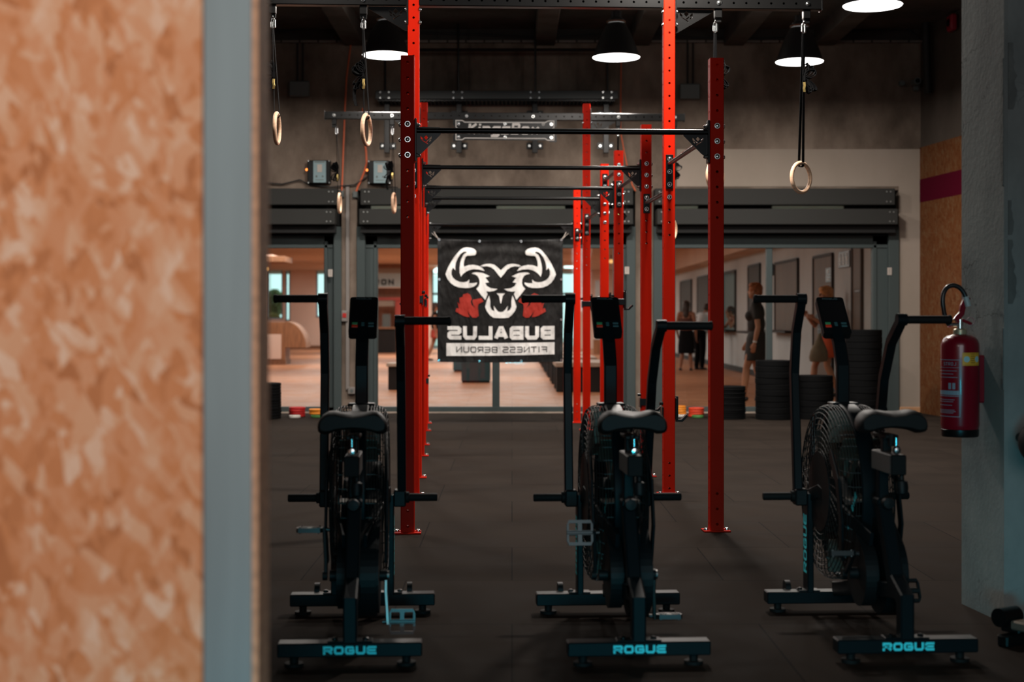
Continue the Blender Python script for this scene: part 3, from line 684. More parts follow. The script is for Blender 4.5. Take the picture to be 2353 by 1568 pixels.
text(mb, 'R', (tw / 2 + .0255, -.0045, .063), (1, 0, 0), (0, 0, 1), .009, .014, .003, 0); mb.build('registered_mark', m_print, sg)
for dx in (-.51, 0, .51):
    for dz in (-.075, .07): addbolt(sg, (dx, -.0035, dz), '-y')
for dx in (-.42, .31): addbolt(sg, (dx, .009, .157), '-y')

# hooks hung on the uprights
def jhook(name, label, x, y, z, sx, front=True):
    p = RW(x, y, z); t = thing(name, label, 'barbell hook', p, PSI, 'barbell hooks on the red uprights')
    fy = -1 if front else 1
    mb = MB().box((0, fy * .044, 0), (.106, .007, .055), .002).box((sx * .047, 0, .02), (.009, .094, .15), .002).box((-sx * .047, 0, -.005), (.009, .094, .075), .002)
    mb.build('bracket', m_black, t)
    mb = MB().bar([(sx * .057, 0, .105), (sx * .057, 0, -.066), (sx * .092, 0, -.066), (sx * .128, 0, -.03)], (0, 1, 0), .055, .016, .002); mb.build('hook', m_black, t)
    MB().cyl((-sx * .03, fy * 0, .055), (-sx * .066, 0, .055), .012, n=12).build('pin', m_black, t)
    for dz in (-.03, .08): MB().lathe([(0, 0), (.006, 0), (.006, .003), (0, .004)], (0, 0, 0), (sx, 0, 0), 8).build('screw', m_chrome, t, False, (sx * .0655, 0, dz))
    return t
OR = ['first', 'second', 'third', 'fourth', 'fifth', 'sixth', 'seventh']
for i, z, fr_ in ((1, .585, False), (2, .585, True), (3, 1.385, True), (4, 1.385, False), (5, 1.395, True)):
    jhook('barbell_hook', 'black barbell hook at %s height on the %s right red upright from the bikes' % ('knee' if z < 1 else 'chest', OR[i]), SP, ROWY[i], z, 1, fr_)
for i, z, fr_ in ((2, 1.385, True), (3, 1.385, False), (4, 1.385, True), (5, .55, True)):
    jhook('barbell_hook', 'black barbell hook at %s height on the %s left red upright from the bikes' % ('knee' if z < 1 else 'chest', OR[i]), 0, ROWY[i], z, -1, fr_)

# ------------------------------------------------------------------ gymnastic rings
def ribbon(mb, pts, w, th, side=(0, 1, 0)): mb.bar(pts, side, w, th)
def arc(c, a, n, rx, rz, t0, t1):
    r_ = []
    for i in range(n + 1):
        t = t0 + (t1 - t0) * i / n; x, z = rx * math.cos(t), rz * math.sin(t); r_.append((c[0] + x * math.cos(a) - z * math.sin(a), c[1] + x * math.sin(a) + z * math.cos(a)))
    return r_
def ringset(label, x, i, zring, zbundle, yawdeg, side, drift=0.0, seed=1, group='wooden gymnastic rings'):
    top = RW(x, ROWY[i], 3.345); rn = random.Random(seed)
    t = thing('gymnastic_ring', label, 'gymnastic ring', top, 0, group)
    Rr = .1035; zr = zring - top.z; zt = zr + Rr + .014; ya = R(yawdeg)
    ax = Vector((math.sin(ya), -math.cos(ya), 0))     # ring axis
    MB().torus((drift, 0, zr), Rr, .0142, ax, 56, 14).build('wooden_ring', m_wood, t, True)
    mb = MB()      # carabiner
    pts = [(.011 * math.cos(a), 0, -.055 + (.018 if math.sin(a) > 0 else -.018) + .018 * math.sin(a)) for a in [2 * math.pi * k / 24 for k in range(24)]]
    mb.tube(pts, .0045, 8, True); mb.cyl((.011, 0, -.085), (.011, 0, -.03), .0075, n=10).cyl((-.011, 0, -.08), (-.011, 0, -.045), .006, n=8); mb.torus((0, 0, -.012), .010, .004, (1, 0, 0), 16, 8); mb.build('carabiner', m_chrome, t, True)
    tg = Vector((-ax.y, ax.x, 0))
    mb = MB(); st = -.092
    for sg_ in (-1, 1):
        a = Vector((sg_ * .003, 0, st)); b = Vector((drift, 0, zt - .012)) + ax * sg_ * .018 
        mid = a.lerp(b, .6); mb.bar([a, mid, b], tg, .026, .003)
    mb.bar([Vector((drift, 0, zt - .012)) + ax * (.0195 * math.cos(q_)) + Vector((0, 0, -.019 + .02 * 0 - .019 * math.sin(q_) + .006)) for q_ in [math.pi * k / 8 for k in range(9)]], tg, .026, .003)
    mb.build('strap', m_strap, t)
    zb = zbundle - top.z; fx = drift * (st - zb) / (st - zt) + side * .012
    mb = MB()
    for k in range(5):
        a = side * (-.15 - .28 * k + rn.uniform(-.08, .08)); L = rn.uniform(.075, .1)
        p = arc((0, L / 2), 0, 14, .016 + .003 * k, L / 2, -math.pi / 2, 1.5 * math.pi)
        p = [(u * math.cos(a) - v * math.sin(a), u * math.sin(a) + v * math.cos(a)) for u, v in p]
        b_ = rn.uniform(.4, 1.0) * rn.choice((-1, 1)); y_ = rn.uniform(-.003, .003); mb.bar([(fx + u, y_, zb + .015 + v) for u, v in p], (math.sin(b_) * .6, math.cos(b_), math.sin(b_) * .5), .026, .0028)
    for k in range(4):
        a = math.pi + side * (.9 - .27 * k + rn.uniform(-.06, .06)); L = rn.uniform(.085, .115)
        p = arc((0, L / 2), 0, 14, .016, L / 2, -math.pi / 2, 1.5 * math.pi)
        p = [(u * math.cos(a) - v * math.sin(a), u * math.sin(a) + v * math.cos(a)) for u, v in p]
        b_ = rn.uniform(.4, 1.0) * rn.choice((-1, 1)); y_ = rn.uniform(-.003, .003); mb.bar([(fx + u, y_, zb - .01 + v) for u, v in p], (math.sin(b_) * .6, math.cos(b_), math.sin(b_) * .5), .026, .0028)
    mb.tube([(fx, 0, zb + .02), (fx, 0, zb - .018)], .013, 10)
    tl = [(fx + side * .015, 0, zb - .04), (fx + side * .05, 0, zb - .075), (fx + side * .064, 0, zb - .12), (fx + side * .062, 0, zb - .17), (fx + side * .05, 0, zb - .215)]
    if seed % 2: mb.bar(tl, (.8, .6, .1), .026, .003)
    mb.build('strap_bundle', m_strap, t)
    MB().bar([(fx - side * .004, -.017, zb - .03), (fx - side * .002, -.021, zb - .055), (fx - side * .006, -.021, zb - .075), (fx - side * .002, -.017, zb - .098)], (1, 0, 0), .017, .004, .001).build('buckle', m_gold, t)
    return t
ringset('wooden gymnastic ring hanging nearest the partition, seen almost edge-on', -.975, 1, 2.559, 2.93, 89.8, -1, .027, 3)
ringset('wooden gymnastic ring hanging left of the front left upright, beside the left lamp', -.35, 1, 2.553, 2.935, 79.6, -1, .022, 5)
ringset('wooden gymnastic ring hidden behind the front right red upright', SP + .33, 1, 2.24, 2.95, 52, 1, .0, 8)
ringset('wooden gymnastic ring hanging alone in front of the right lamp and cream wall', SP + .96, 1, 2.234, 2.935, 41, 1, -.018, 12)
ringset('small far wooden ring hanging by the control box nearer the partition', -.955, 5, 2.497, 2.84, 90, -1, .033, 14)
ringset('small far wooden ring hanging just left of the front left red upright', -.345, 5, 2.5, 2.86, 85.3, -1, .015, 9)
ringset('small far wooden ring hidden behind the fourth right upright', SP + .35, 5, 2.22, 2.42, 66, 1, .0, 16)
ringset('small far wooden ring peeking out behind the second right upright', SP + .955, 5, 2.22, 2.87, 62, 1, .0, 18)

# ------------------------------------------------------------------ hanging banner
BY = ROWY[6] - .03; BW, BH = 1.475, 1.452; bc = RW(SP / 2 - .012, BY, 1.4485)
ban = thing('banner', 'black fabric banner with a mirrored white bull emblem, hung at the rig far end', 'banner', bc, PSI)
def fold(x, z):
    top = max(0.0, (z - .3) / .42) if z > .3 else 0
    return .007 * math.sin(x * 7 + z * 2.2) + .004 * math.sin(x * 13 - z * 9 + 1) + .006 * top * math.sin(z * 40 + 9 * x * x)
def sag(x, z):   # the top edge dips between its ties
    return -.022 * max(0, (z / (BH / 2))) * (1 - (2 * x / BW) ** 2) if z > 0 else .008 * (z / (BH / 2)) * (1 - (2 * x / BW) ** 2)
def fabric(name, col, tr):
    m, nt, b = nodes(name); L = nt.links.new; out = nt.nodes['Material Output']
    b.inputs['Base Color'].default_value = (*col, 1); b.inputs['Roughness'].default_value = .55; b.inputs['Specular IOR Level'].default_value = .3
    tc = nt.nodes.new('ShaderNodeTexCoord'); n = nt.nodes.new('ShaderNodeTexNoise'); n.inputs['Scale'].default_value = 5; n.inputs['Detail'].default_value = 3
    mp = nt.nodes.new('ShaderNodeMapping'); mp.inputs['Scale'].default_value = (1.6, 1, .6); mp.inputs['Rotation'].default_value = (0, .5, 0); L(tc.outputs['Object'], mp.inputs['Vector']); L(mp.outputs['Vector'], n.inputs['Vector'])
    bp = nt.nodes.new('ShaderNodeBump'); bp.inputs['Strength'].default_value = .9; bp.inputs['Distance'].default_value = .05; L(n.outputs['Fac'], bp.inputs['Height']); L(bp.outputs['Normal'], b.inputs['Normal'])
    t = nt.nodes.new('ShaderNodeBsdfTranslucent'); t.inputs['Color'].default_value = (*col, 1)
    mx = nt.nodes.new('ShaderNodeMixShader'); mx.inputs['Fac'].default_value = tr; L(b.outputs[0], mx.inputs[1]); L(t.outputs[0], mx.inputs[2]); L(mx.outputs[0], out.inputs['Surface']); MATS[name] = m; return m
m_fab = fabric('banner_black', (.0105, .0098, .0092), .25); m_fabw = fabric('banner_white', (.90, .88, .85), .2); m_fabr = fabric('banner_red', (.50, .04, .025), .35); m_hem = fabric('banner_hem', (.008, .008, .008), .05)
mb = MB(); nx, nz = 60, 60; vs = []; fs = []
for j in range(nz + 1):
    for i in range(nx + 1):
        x = -BW / 2 + BW * i / nx; z = -BH / 2 + BH * j / nz; vs.append((x, fold(x, z), z + sag(x, z)))
for j in range(nz):
    for i in range(nx): a = j * (nx + 1) + i; fs.append((a, a + 1, a + nx + 2, a + nx + 1))
mb.add(vs, fs); mb.build('fabric', m_fab, ban, True)
def zp(p): return ((p[0] - 905.0) / 4.6125 / 3400 * 17.38, -(p[1] - 786.0) / 4.6125 / 3400 * 17.38)
import bmesh
def printed(name, polys, mat, off=.006):
    """polys: polygons in banner coordinates; laid on the folded cloth"""
    mb = MB()
    for l in polys: mb.flat([l], (0, 0, 0), (1, 0, 0), (0, 0, 1))
    return drape(name, mb, mat, off)
def drape(name, mb, mat, off):
    bm = bmesh.new(); vv = [bm.verts.new(v) for v in mb.v]
    for f in mb.f:
        try: bm.faces.new([vv[i] for i in f])
        except ValueError: pass
    for _ in range(5):
        e = [x for x in bm.edges if x.calc_length() > .035]
        if not e: break
        bmesh.ops.subdivide_edges(bm, edges=e, cuts=1); bmesh.ops.triangulate(bm, faces=[f for f in bm.faces if len(f.verts) > 3])
    for v in bm.verts: x, z = v.co.x, v.co.z; v.co = Vector((x, fold(x, z) - off, z + sag(x, z)))
    me = bpy.data.meshes.new(name); bm.to_mesh(me); bm.free(); me.materials.append(mat)
    me.polygons.foreach_set('use_smooth', [True] * len(me.polygons))
    o = bpy.data.objects.new(name, me); COL.objects.link(o); o.parent = ban; return o
mirror = lambda l: [(1820 - a, b) for a, b in l][::-1]
HORN = [(650, 275), (640, 295), (590, 303), (552, 305), (535, 322), (521, 360), (516, 400), (520, 425), (570, 406), (620, 402), (665, 410), (690, 418), (715, 435), (738, 468), (680, 453), (620, 449), (570, 462), (530, 485), (505, 508), (487, 532), (474, 490), (472, 440), (480, 385), (492, 335), (515, 292), (548, 270), (540, 260), (515, 262), (485, 285), (455, 330), (432, 385), (426, 430), (428, 465), (403, 437), (388, 470), (386, 510), (402, 545), (432, 572), (475, 590), (515, 593), (550, 586), (577, 562), (573, 602), (610, 602), (660, 594), (650, 618), (622, 640), (580, 653), (520, 655), (460, 648), (415, 630), (375, 600), (345, 560), (323, 510), (345, 450), (372, 395), (410, 330), (445, 285), (480, 243), (510, 222), (545, 213), (590, 217), (625, 228), (648, 250)]
BROW = [(910, 540), (880, 505), (840, 450), (800, 425), (760, 415), (722, 420), (694, 414), (720, 398), (760, 390), (800, 388), (840, 398), (870, 420), (895, 445), (910, 458)]
FACE = [(600, 497), (625, 485), (660, 483), (720, 490), (793, 524), (745, 540), (785, 592), (745, 598), (760, 630), (800, 655), (875, 664), (840, 685), (790, 692), (755, 690), (770, 720), (745, 784), (700, 730), (650, 662), (675, 635), (685, 600), (682, 560), (665, 525), (640, 507)]
JAW = [(910, 975), (870, 974), (830, 970), (798, 948), (760, 900), (743, 855), (762, 790), (785, 735), (798, 795), (797, 855), (812, 888), (842, 902), (834, 845), (862, 885), (885, 908), (910, 912)]
TOOTH = [(865, 712), (955, 712), (930, 740), (914, 820), (906, 820), (892, 740)]
DUMB = [(555, 710), (585, 728), (603, 775), (590, 800), (600, 835), (640, 872), (618, 836), (609, 800), (612, 782), (705, 765), (725, 800), (670, 830), (665, 865), (675, 950), (650, 970), (610, 970), (578, 935), (558, 900), (565, 930), (580, 965), (545, 962), (510, 950), (430, 905), (440, 870), (465, 875), (450, 805), (475, 830), (472, 760), (505, 750), (510, 725)]
full = lambda l: l + [(1820 - a, b) for a, b in l][::-1]
dd = lambda l: [p for i, p in enumerate(l) if p != l[i - 1]]
white = [HORN, mirror(HORN), dd(full(BROW)), FACE, mirror(FACE), dd(full(JAW)), TOOTH]
c = printed('printed_emblem', [[zp(p) for p in l] for l in white], m_fabw); c['label'] = 'white printed bull head with muscular horns'
c = printed('printed_dumbbell', [[zp(p) for p in DUMB]], m_fabr); c['label'] = 'red printed dumbbell'; c = printed('printed_dumbbell', [[zp(p) for p in mirror(DUMB)]], m_fabr)
printed('printed_panel', [[zp(p) for p in ((333, 1240), (1482, 1232), (1482, 1360), (333, 1376))]], m_fabw)
kx = 17.38 / 4.6125 / 3400
mb = MB(); ox, oz = zp((1482, 1208)); wl = 148 * kx
text(mb, 'BUBALUS', (ox, 0, oz + .006), (-1, 0, 0), (0, 0, 1), wl, 143 * kx, 41 * kx, 17 * kx); drape('printed_name', mb, m_fabw, .006)
mb = MB(); ox, oz = zp((1402, 1337)); tw = 985 * kx
text(mb, 'FITNESS BEROUN', (ox, 0, oz), (-1, 0, 0), (0, 0, 1), 61 * kx, 62 * kx, 8.5 * kx, 14 * kx, 0, {'I': .35}); drape('printed_line', mb, m_fab, .009)
hw = .035; a, b = BW / 2, BH / 2
for l in ([(-a, -b), (a, -b), (a, -b + hw), (-a, -b + hw)], [(-a, b - hw * .7), (a, b - hw * .7), (a, b), (-a, b)], [(-a, -b), (-a + hw, -b), (-a + hw, b), (-a, b)], [(a - hw, -b), (a, -b), (a, b), (a - hw, b)]):
    printed('hem', [l], m_hem, .003)
gx = [-a + .018, -.245, .245, a - .018]
for x, z in [(x, z) for x in gx for z in (-b + .018, b - .014)] + [(sx * (a - .018), z) for sx in (-1, 1) for z in (-.23, .245)]:
    MB().torus((0, 0, 0), .0105, .0045, (0, 1, 0), 14, 6).build('grommet', m_chrome, ban, True, (x, fold(x, z) - .008, z + sag(x, z)))
for sx in (-1, 1):
    p0 = Vector((sx * (a - .018), 0, b - .014)); p1 = Vector((sx * (a + .045), .03, b + .085))
    MB().tube([p0, p0.lerp(p1, .5) + Vector((0, -.01, -.01)), p1, p1 + Vector((sx * .03, 0, -.015)), p0 + Vector((0, .004, -.004))], .0035, 6).build('tie_cord', m_paper, ban)
# ------------------------------------------------------------------ pendant lamps
m_shade = pm('lamp_black', (.02, .02, .02), .55); m_shadein = pm('lamp_inner', (.7, .7, .68), .4)
m_bulb = emis('lamp_light', (1.0, .96, .92), 9.0)
LAMPS = []
def lamp(label, x, y, z):
    t = thing('pendant_lamp', label, 'pendant lamp', (x, y, z), 0, 'black bell pendant lamps')
    pr = [(.075, .335), (.09, .33), (.125, .27), (.165, .18), (.195, .10), (.213, .04), (.225, .004), (.2275, 0), (.222, .002), (.209, .04), (.19, .1), (.158, .18), (.118, .265), (.075, .32)]
    k_ = 1.16; pr = [(a * k_, b * k_) for a, b in pr]
    MB().lathe(pr, n=48, cap=False).build('shade', m_shade, t, True)
    MB().lathe([(.0, .015), (.24, .015), (.263, .009), (.263, .006), (.24, .003), (.0, .001)], n=48).build('diffuser', m_bulb, t, True)
    MB().lathe([(0, .396), (.094, .396), (.094, .43), (.06, .45), (.06, .52), (0, .52)], n=24).build('ballast', m_shade, t, True)
    MB().torus((0, 0, .405), .1, .007, (0, 0, 1), 32, 8).build('collar', pm('copper_ring', (.6, .38, .28), .3, .9), t, True)
    MB().cyl((0, 0, .52), (0, 0, 5.0 - z), .006, n=8).build('cord', m_blackmat, t)
    return t
LP = [(-1.40, 16.45, CAMZ + 601 / F * 16.45, 'black bell lamp whose bright rim is cut by the left red posts'), (1.159, 16.45, CAMZ + 596 / F * 16.45, 'black bell lamp in the middle, hanging clear between the red posts'),
      (3.196, 16.45, CAMZ + 586 / F * 16.45, 'black bell lamp behind the single ring on the right'), (3.229, 13.25, CAMZ + 715 / F * 13.25, 'nearest black bell lamp, only its bright opening showing at the upper edge')]
for x, y, z, lab in LP: lamp(lab, x, y, z)

# ------------------------------------------------------------------ weight plates
m_bump = pm('rubber_plate', (.0045, .0047, .005), .8, 0, .06)

def plate_me(r, t, mat, hub=True):
    h = t / 2
    pr = [(.026, -h * .8), (.05, -h * .8), (.056, -h), (r * .55, -h), (r * .6, -h * .72), (r * .86, -h * .72), (r * .9, -h), (r - .006, -h), (r, -h + .006), (r, h - .006), (r - .006, h), (r * .9, h), (r * .86, h * .72), (r * .6, h * .72), (r * .55, h), (.056, h), (.05, h * .8), (.026, h * .8)]
    mb = MB().lathe(pr, n=48, cap=False); n = 48; L = len(pr)
    o = len(mb.v) - n; mb.f += [(j, (j + 1) % n, o + (j + 1) % n, o + j) for j in range(n)]
    t_ = mb.build('weight_plate', mat, None, True); me = t_.data; bpy.data.objects.remove(t_); return me
def stack(px, Z, r, t, n, mat, where, group, z0=0.0, dy=0.0):
    me = plate_me(r, t, mat); x = (px - 1176.5) / F * Z; rn = random.Random(int(px))
    for i in range(n):
        o = bpy.data.objects.new('weight_plate', me); COL.objects.link(o)
        o.location = (x + rn.uniform(-.004, .004), Z + dy + rn.uniform(-.004, .004), z0 + t / 2 + .0005 + i * (t + .0006)); o.rotation_euler = (0, 0, rn.uniform(0, 6))
        pos = 'bottom' if i == 0 else 'topmost' if i == n - 1 else (['', 'second', 'third', 'fourth', 'fifth', 'sixth', 'seventh', 'eighth', 'ninth', 'tenth', 'eleventh', 'twelfth', 'thirteenth', 'fourteenth', 'fifteenth', 'sixteenth', 'seventeenth'][i] + ' lowest')
        tag(o, '%s plate of %s' % (pos, where), 'weight plate', group)
stack(604, 18.2, .225, .036, 12, m_bump, 'the black stack beside the chipboard partition', 'black plates beside the partition')
stack(1671, 18.2, .225, .0245, 16, m_bump, 'the stack of thin black plates behind the front right upright', 'thin black plates behind the front right upright')
stack(1778, 18.1, .225, .0715, 10, m_bump, 'the tall black stack below the woman in the dark dress', 'black plates below the woman in the dark dress')
stack(1872, 18.2, .225, .0755, 7, m_bump, 'the black stack below the woman with the bag', 'black plates below the woman with the bag')
stack(1984, 18.3, .225, .0775, 14, m_bump, 'the tallest black stack behind the right bike monitor', 'black plates behind the right bike')
cR_ = pm('plate_red', (.42, .012, .012), .5); cO = pm('plate_orange', (.75, .25, .02), .5); cG = pm('plate_green', (.06, .20, .05), .5); cW = pm('plate_white', (.6, .57, .52), .5); cRr = pm('plate_bright_red', (.62, .05, .015), .5)
stack(683, 18.55, .103, .030, 4, cR_, 'the small dark red stack near the partition', 'small dark red plates near the partition')
stack(678, 18.32, .072, .034, 1, cW, 'x', None)
stack(729, 18.5, .103, .022, 3, cO, 'the small orange stack behind the left bike arm', 'small orange plates by the left bike', .034)
stack(731, 18.4, .09, .033, 1, cG, 'x', None)
stack(1563, 18.55, .075, .026, 4, cO, 'the small orange stack behind the second right upright', 'small orange plates behind the second right upright', .032)
stack(1563, 18.5, .08, .031, 1, cW, 'x', None)
stack(1600, 18.55, .098, .028, 4, cRr, 'the small bright red stack between the two right uprights', 'small bright red plates between the right uprights')
stack(1603, 18.34, .075, .032, 1, cG, 'x', None)
for o in bpy.data.objects:
    if o.get('label', '').endswith(' x'):
        p = o.location
        o['label'] = {0: 'small white plate lying at the foot of the small dark red stack'}.get(0) if p.x < -2.6 else 'green plate under the small orange stack by the left bike' if p.x < 0 else 'white plate under the small orange stack behind the second right upright' if p.x < 2.2 else 'small green plate at the foot of the bright red stack'

# ------------------------------------------------------------------ fire extinguisher
m_ext = pm('extinguisher_red', (.17, .003, .012), .25, 0, .4, coat=.15); m_hose = pm('hose_black', (.012, .012, .013), .35)
ec = Vector(((2206 - 1176.5) / F * 6.2, 6.2, CAMZ - (1003 - 730) / F * 6.2))
t = thing('fire_extinguisher', 'red fire extinguisher with a black hose mounted on the concrete column', 'fire extinguisher', ec)
RR = .0785
MB().lathe([(0, .012), (.06, .012), (.07, .018), (.0755, .03), (.0775, .045), (RR, .05), (RR, .375), (.077, .39), (.072, .404), (.062, .415), (.045, .423), (.03, .426), (.026, .43), (0, .43)], n=56).build('cylinder', m_ext, t, True)
mb = MB().lathe([(.058, .0), (.074, .0), (.0765, .008), (.077, .03), (.074, .034), (.06, .03)], n=56, cap=False); mb.build('base_ring', m_black, t, True)
MB().lathe([(0, .424), (.028, .424), (.029, .43), (.027, .447), (.02, .452), (0, .452)], n=24).build('collar', pm('brass_dull', (.42, .36, .24), .4, .5), t, True)
mb = MB().cyl((0, 0, .45), (0, 0, .49), .013, n=16).cyl((-.05, 0, .468), (0, 0, .468), .008, n=12).cyl((-.052, 0, .468), (-.04, 0, .468), .012, n=12); mb.build('valve', m_chrome, t, True)
hd = MB().bar([(-.02, 0, .485), (.005, 0, .515), (.012, 0, .545), (.024, 0, .572), (.034, 0, .583)], (0, 1, 0), .026, .022, .004).bar([(-.015, 0, .48), (.012, 0, .486), (.03, 0, .478), (.046, 0, .47)], (0, 1, 0), .024, .012, .003)
hd = hd.build('handle', m_ext, t)
MB().torus((.04, -.01, .482), .016, .0018, (.3, 1, 0), 20, 6).build('safety_pin_ring', m_ext, hd, True)
hp = [(-.05, 0, .468), (-.064, -.004, .49), (-.074, -.006, .53), (-.078, -.006, .57), (-.072, -.004, .603), (-.055, 0, .625), (-.03, 0, .632), (-.005, 0, .622), (.013, 0, .6), (.022, 0, .575), (.028, 0, .553)]
def smooth(pts, n=6):
    out = []; P_ = [Vector(p) for p in pts]
    for i in range(len(P_) - 1):
        p0, p1, p2, p3 = P_[max(0, i - 1)], P_[i], P_[i + 1], P_[min(len(P_) - 1, i + 2)]
        for k in range(n):
            s = k / n; out.append(.5 * ((2 * p1) + (p2 - p0) * s + (2 * p0 - 5 * p1 + 4 * p2 - p3) * s * s + (3 * p1 - p0 - 3 * p2 + p3) * s ** 3))
    return out + [P_[-1]]
hz_ = MB().tube(smooth([Vector(p) + Vector((0, -.012, 0)) for p in hp]), .0098, 12).build('hose', m_hose, t, True)
MB().cyl((.02, -.012, .585), (.031, -.012, .545), .0125, n=16).build('hose_end', pm('hose_end_grey', (.35, .4, .4), .4), hz_, True)
def wrap(mb, pts2, r=RR + .0008):      # (angle along the front in metres, height) -> the cylinder wall
    return [(r * math.sin(a / RR), -r * math.cos(a / RR), z) for a, z in pts2]
def wrap_rect(mb, a0, a1, z0, z1, r=RR + .0008, n=10):
    vs = []
    for i in range(n + 1):
        a = a0 + (a1 - a0) * i / n; vs += wrap(mb, [(a, z0), (a, z1)], r)
    mb.add(vs, [(2 * i, 2 * i + 2, 2 * i + 3, 2 * i + 1) for i in range(n)])
m_lab = pm('label_blue_white', (.16, .24, .30), .5); m_yel = pm('label_yellow', (.62, .34, .03), .5)
mb = MB(); A0, A1, Z0, Z1 = -.155, -.022, .085, .323
wrap_rect(mb, A1 - .003, A1, Z0, Z1); wrap_rect(mb, A0, A1, Z1 - .0025, Z1); wrap_rect(mb, A0, A1, Z0, Z0 + .0025); wrap_rect(mb, A0, A1, .289, .2905); wrap_rect(mb, A0, A1, .170, .1725); wrap_rect(mb, A0, A1, .176, .194)
for z, a1 in ((.275, -.035), (.262, -.05), (.248, -.032), (.155, -.045), (.147, -.05), (.132, -.055), (.112, -.045), (.106, -.04), (.1, -.05)): wrap_rect(mb, A0, a1, z, z + .0022)
for a in (-.072, -.054): wrap_rect(mb, a, a + .012, .2, .226)
c = mb.build('instruction_label', m_lab, t); c['label'] = 'instruction label with thin white outlines'
mb2 = MB(); k0 = len(mb2.v); text(mb2, 'STROJ', (0, 0, 0), (1, 0, 0), (0, 0, 1), .0095, .014, .002, .003); mb2.v = [wrap(mb2, [(v[0] - .098, v[2] + .298)])[0] for v in mb2.v]; mb2.build('label_word', m_lab, t)
mb = MB(); wrap_rect(mb, -.014, .072, .298, .352, RR + .001); yl = mb.build('inspection_sticker', m_yel, t); yl['label'] = 'yellow inspection sticker with two pale round stamps'
mb = MB()
for a in (.004, .055):
    vs = [(a + .0125 * math.cos(2 * math.pi * k / 24), .325 + .0125 * math.sin(2 * math.pi * k / 24)) for k in range(24)]
    mb.add(wrap(mb, vs, RR + .0016), [tuple(range(24))])
mb.build('stamp', pm('stamp_cyan', (.3, .55, .58), .5), yl)
mb = MB()
for z in (.345, .336, .327, .318, .309): wrap_rect(mb, .021, .041, z, z + .003, RR + .0016)
for z in (.301, .347): wrap_rect(mb, -.012, .07, z, z + .001, RR + .0016)
mb.build('print', pm('sticker_brown', (.2, .09, .01), .6), yl)
w0 = Vector((RR + .02, .02, .2)); MB().box((RR + .012, .012, .24), (.03, .03, .2), .006).build('wall_bracket', m_ext, t)

# ------------------------------------------------------------------ rowing rail and dark ball-like end at the right edge
m_alu = pm('satin_rail', (.30, .24, .19), .35, .7)
t = thing('bench', 'low bench with a grey rail and black roller at the right edge below the column', 'bench', (1.895, 5.66, 0), R(-58))
MB().box((.5, 0, .078), (.92, .07, .035), .006).build('rail', m_alu, t)
MB().cyl((0, -.05, .1), (0, .05, .1), .036, n=28).build('roller', m_black, t, True)
MB().box((.03, 0, .065), (.09, .05, .04), .006).build('bracket', m_black, t)
MB().box((.8, 0, .03), (.06, .3, .058), .006).build('foot', m_black, t)
MB().box((.04, 0, .022), (.05, .16, .044), .006).build('foot', m_black, t)
t = thing('padded_peg', 'black rounded padded peg sticking out of the column at the right edge', 'peg', P(2396, 1018, 5.75))
MB().ball((0, 0, 0), .092, 28, 20).build('pad', m_blackmat, t, True)
MB().cyl((0, .0, 0), (.0, .30, 0), .02, n=12).build('peg', m_black, t)
# ------------------------------------------------------------------ fan bikes
m_bk = pm('bike_black', (.0035, .0065, .008), .42, 0, .12); m_bk2 = pm('bike_plastic', (.006, .007, .0075), .5, 0, .15)  # black frame paint; teal cast of the cyan light put into its colour
m_saddle = pm('saddle_vinyl', (.006, .006, .006), .55, 0, .2); m_grip = pm('grip_rubber', (.006, .006, .006), .7, 0, .15)
m_wire = pm('cage_wire', (.012, .012, .012), .5, .3); m_steel = pm('crank_steel', (.22, .22, .21), .4, 1.0); m_blade = pm('fan_blade', (.10, .085, .065), .5, .4)
m_logo = pm('logo_cyan_tint', (.05, .78, .85), .55); m_screen = pm('monitor_screen', (.006, .006, .007), .15)  # lettering is white; the cyan light on it is put into the colour
m_bg = pm('button_green', (.05, .30, .12), .5); m_br = pm('button_red', (.75, .04, .01), .5); m_bb = pm('button_grey', (.03, .10, .11), .5); m_box = pm('slider_grey', (.06, .056, .052), .55)
def rx(m, a): m.rotation_euler = (a, 0, 0)
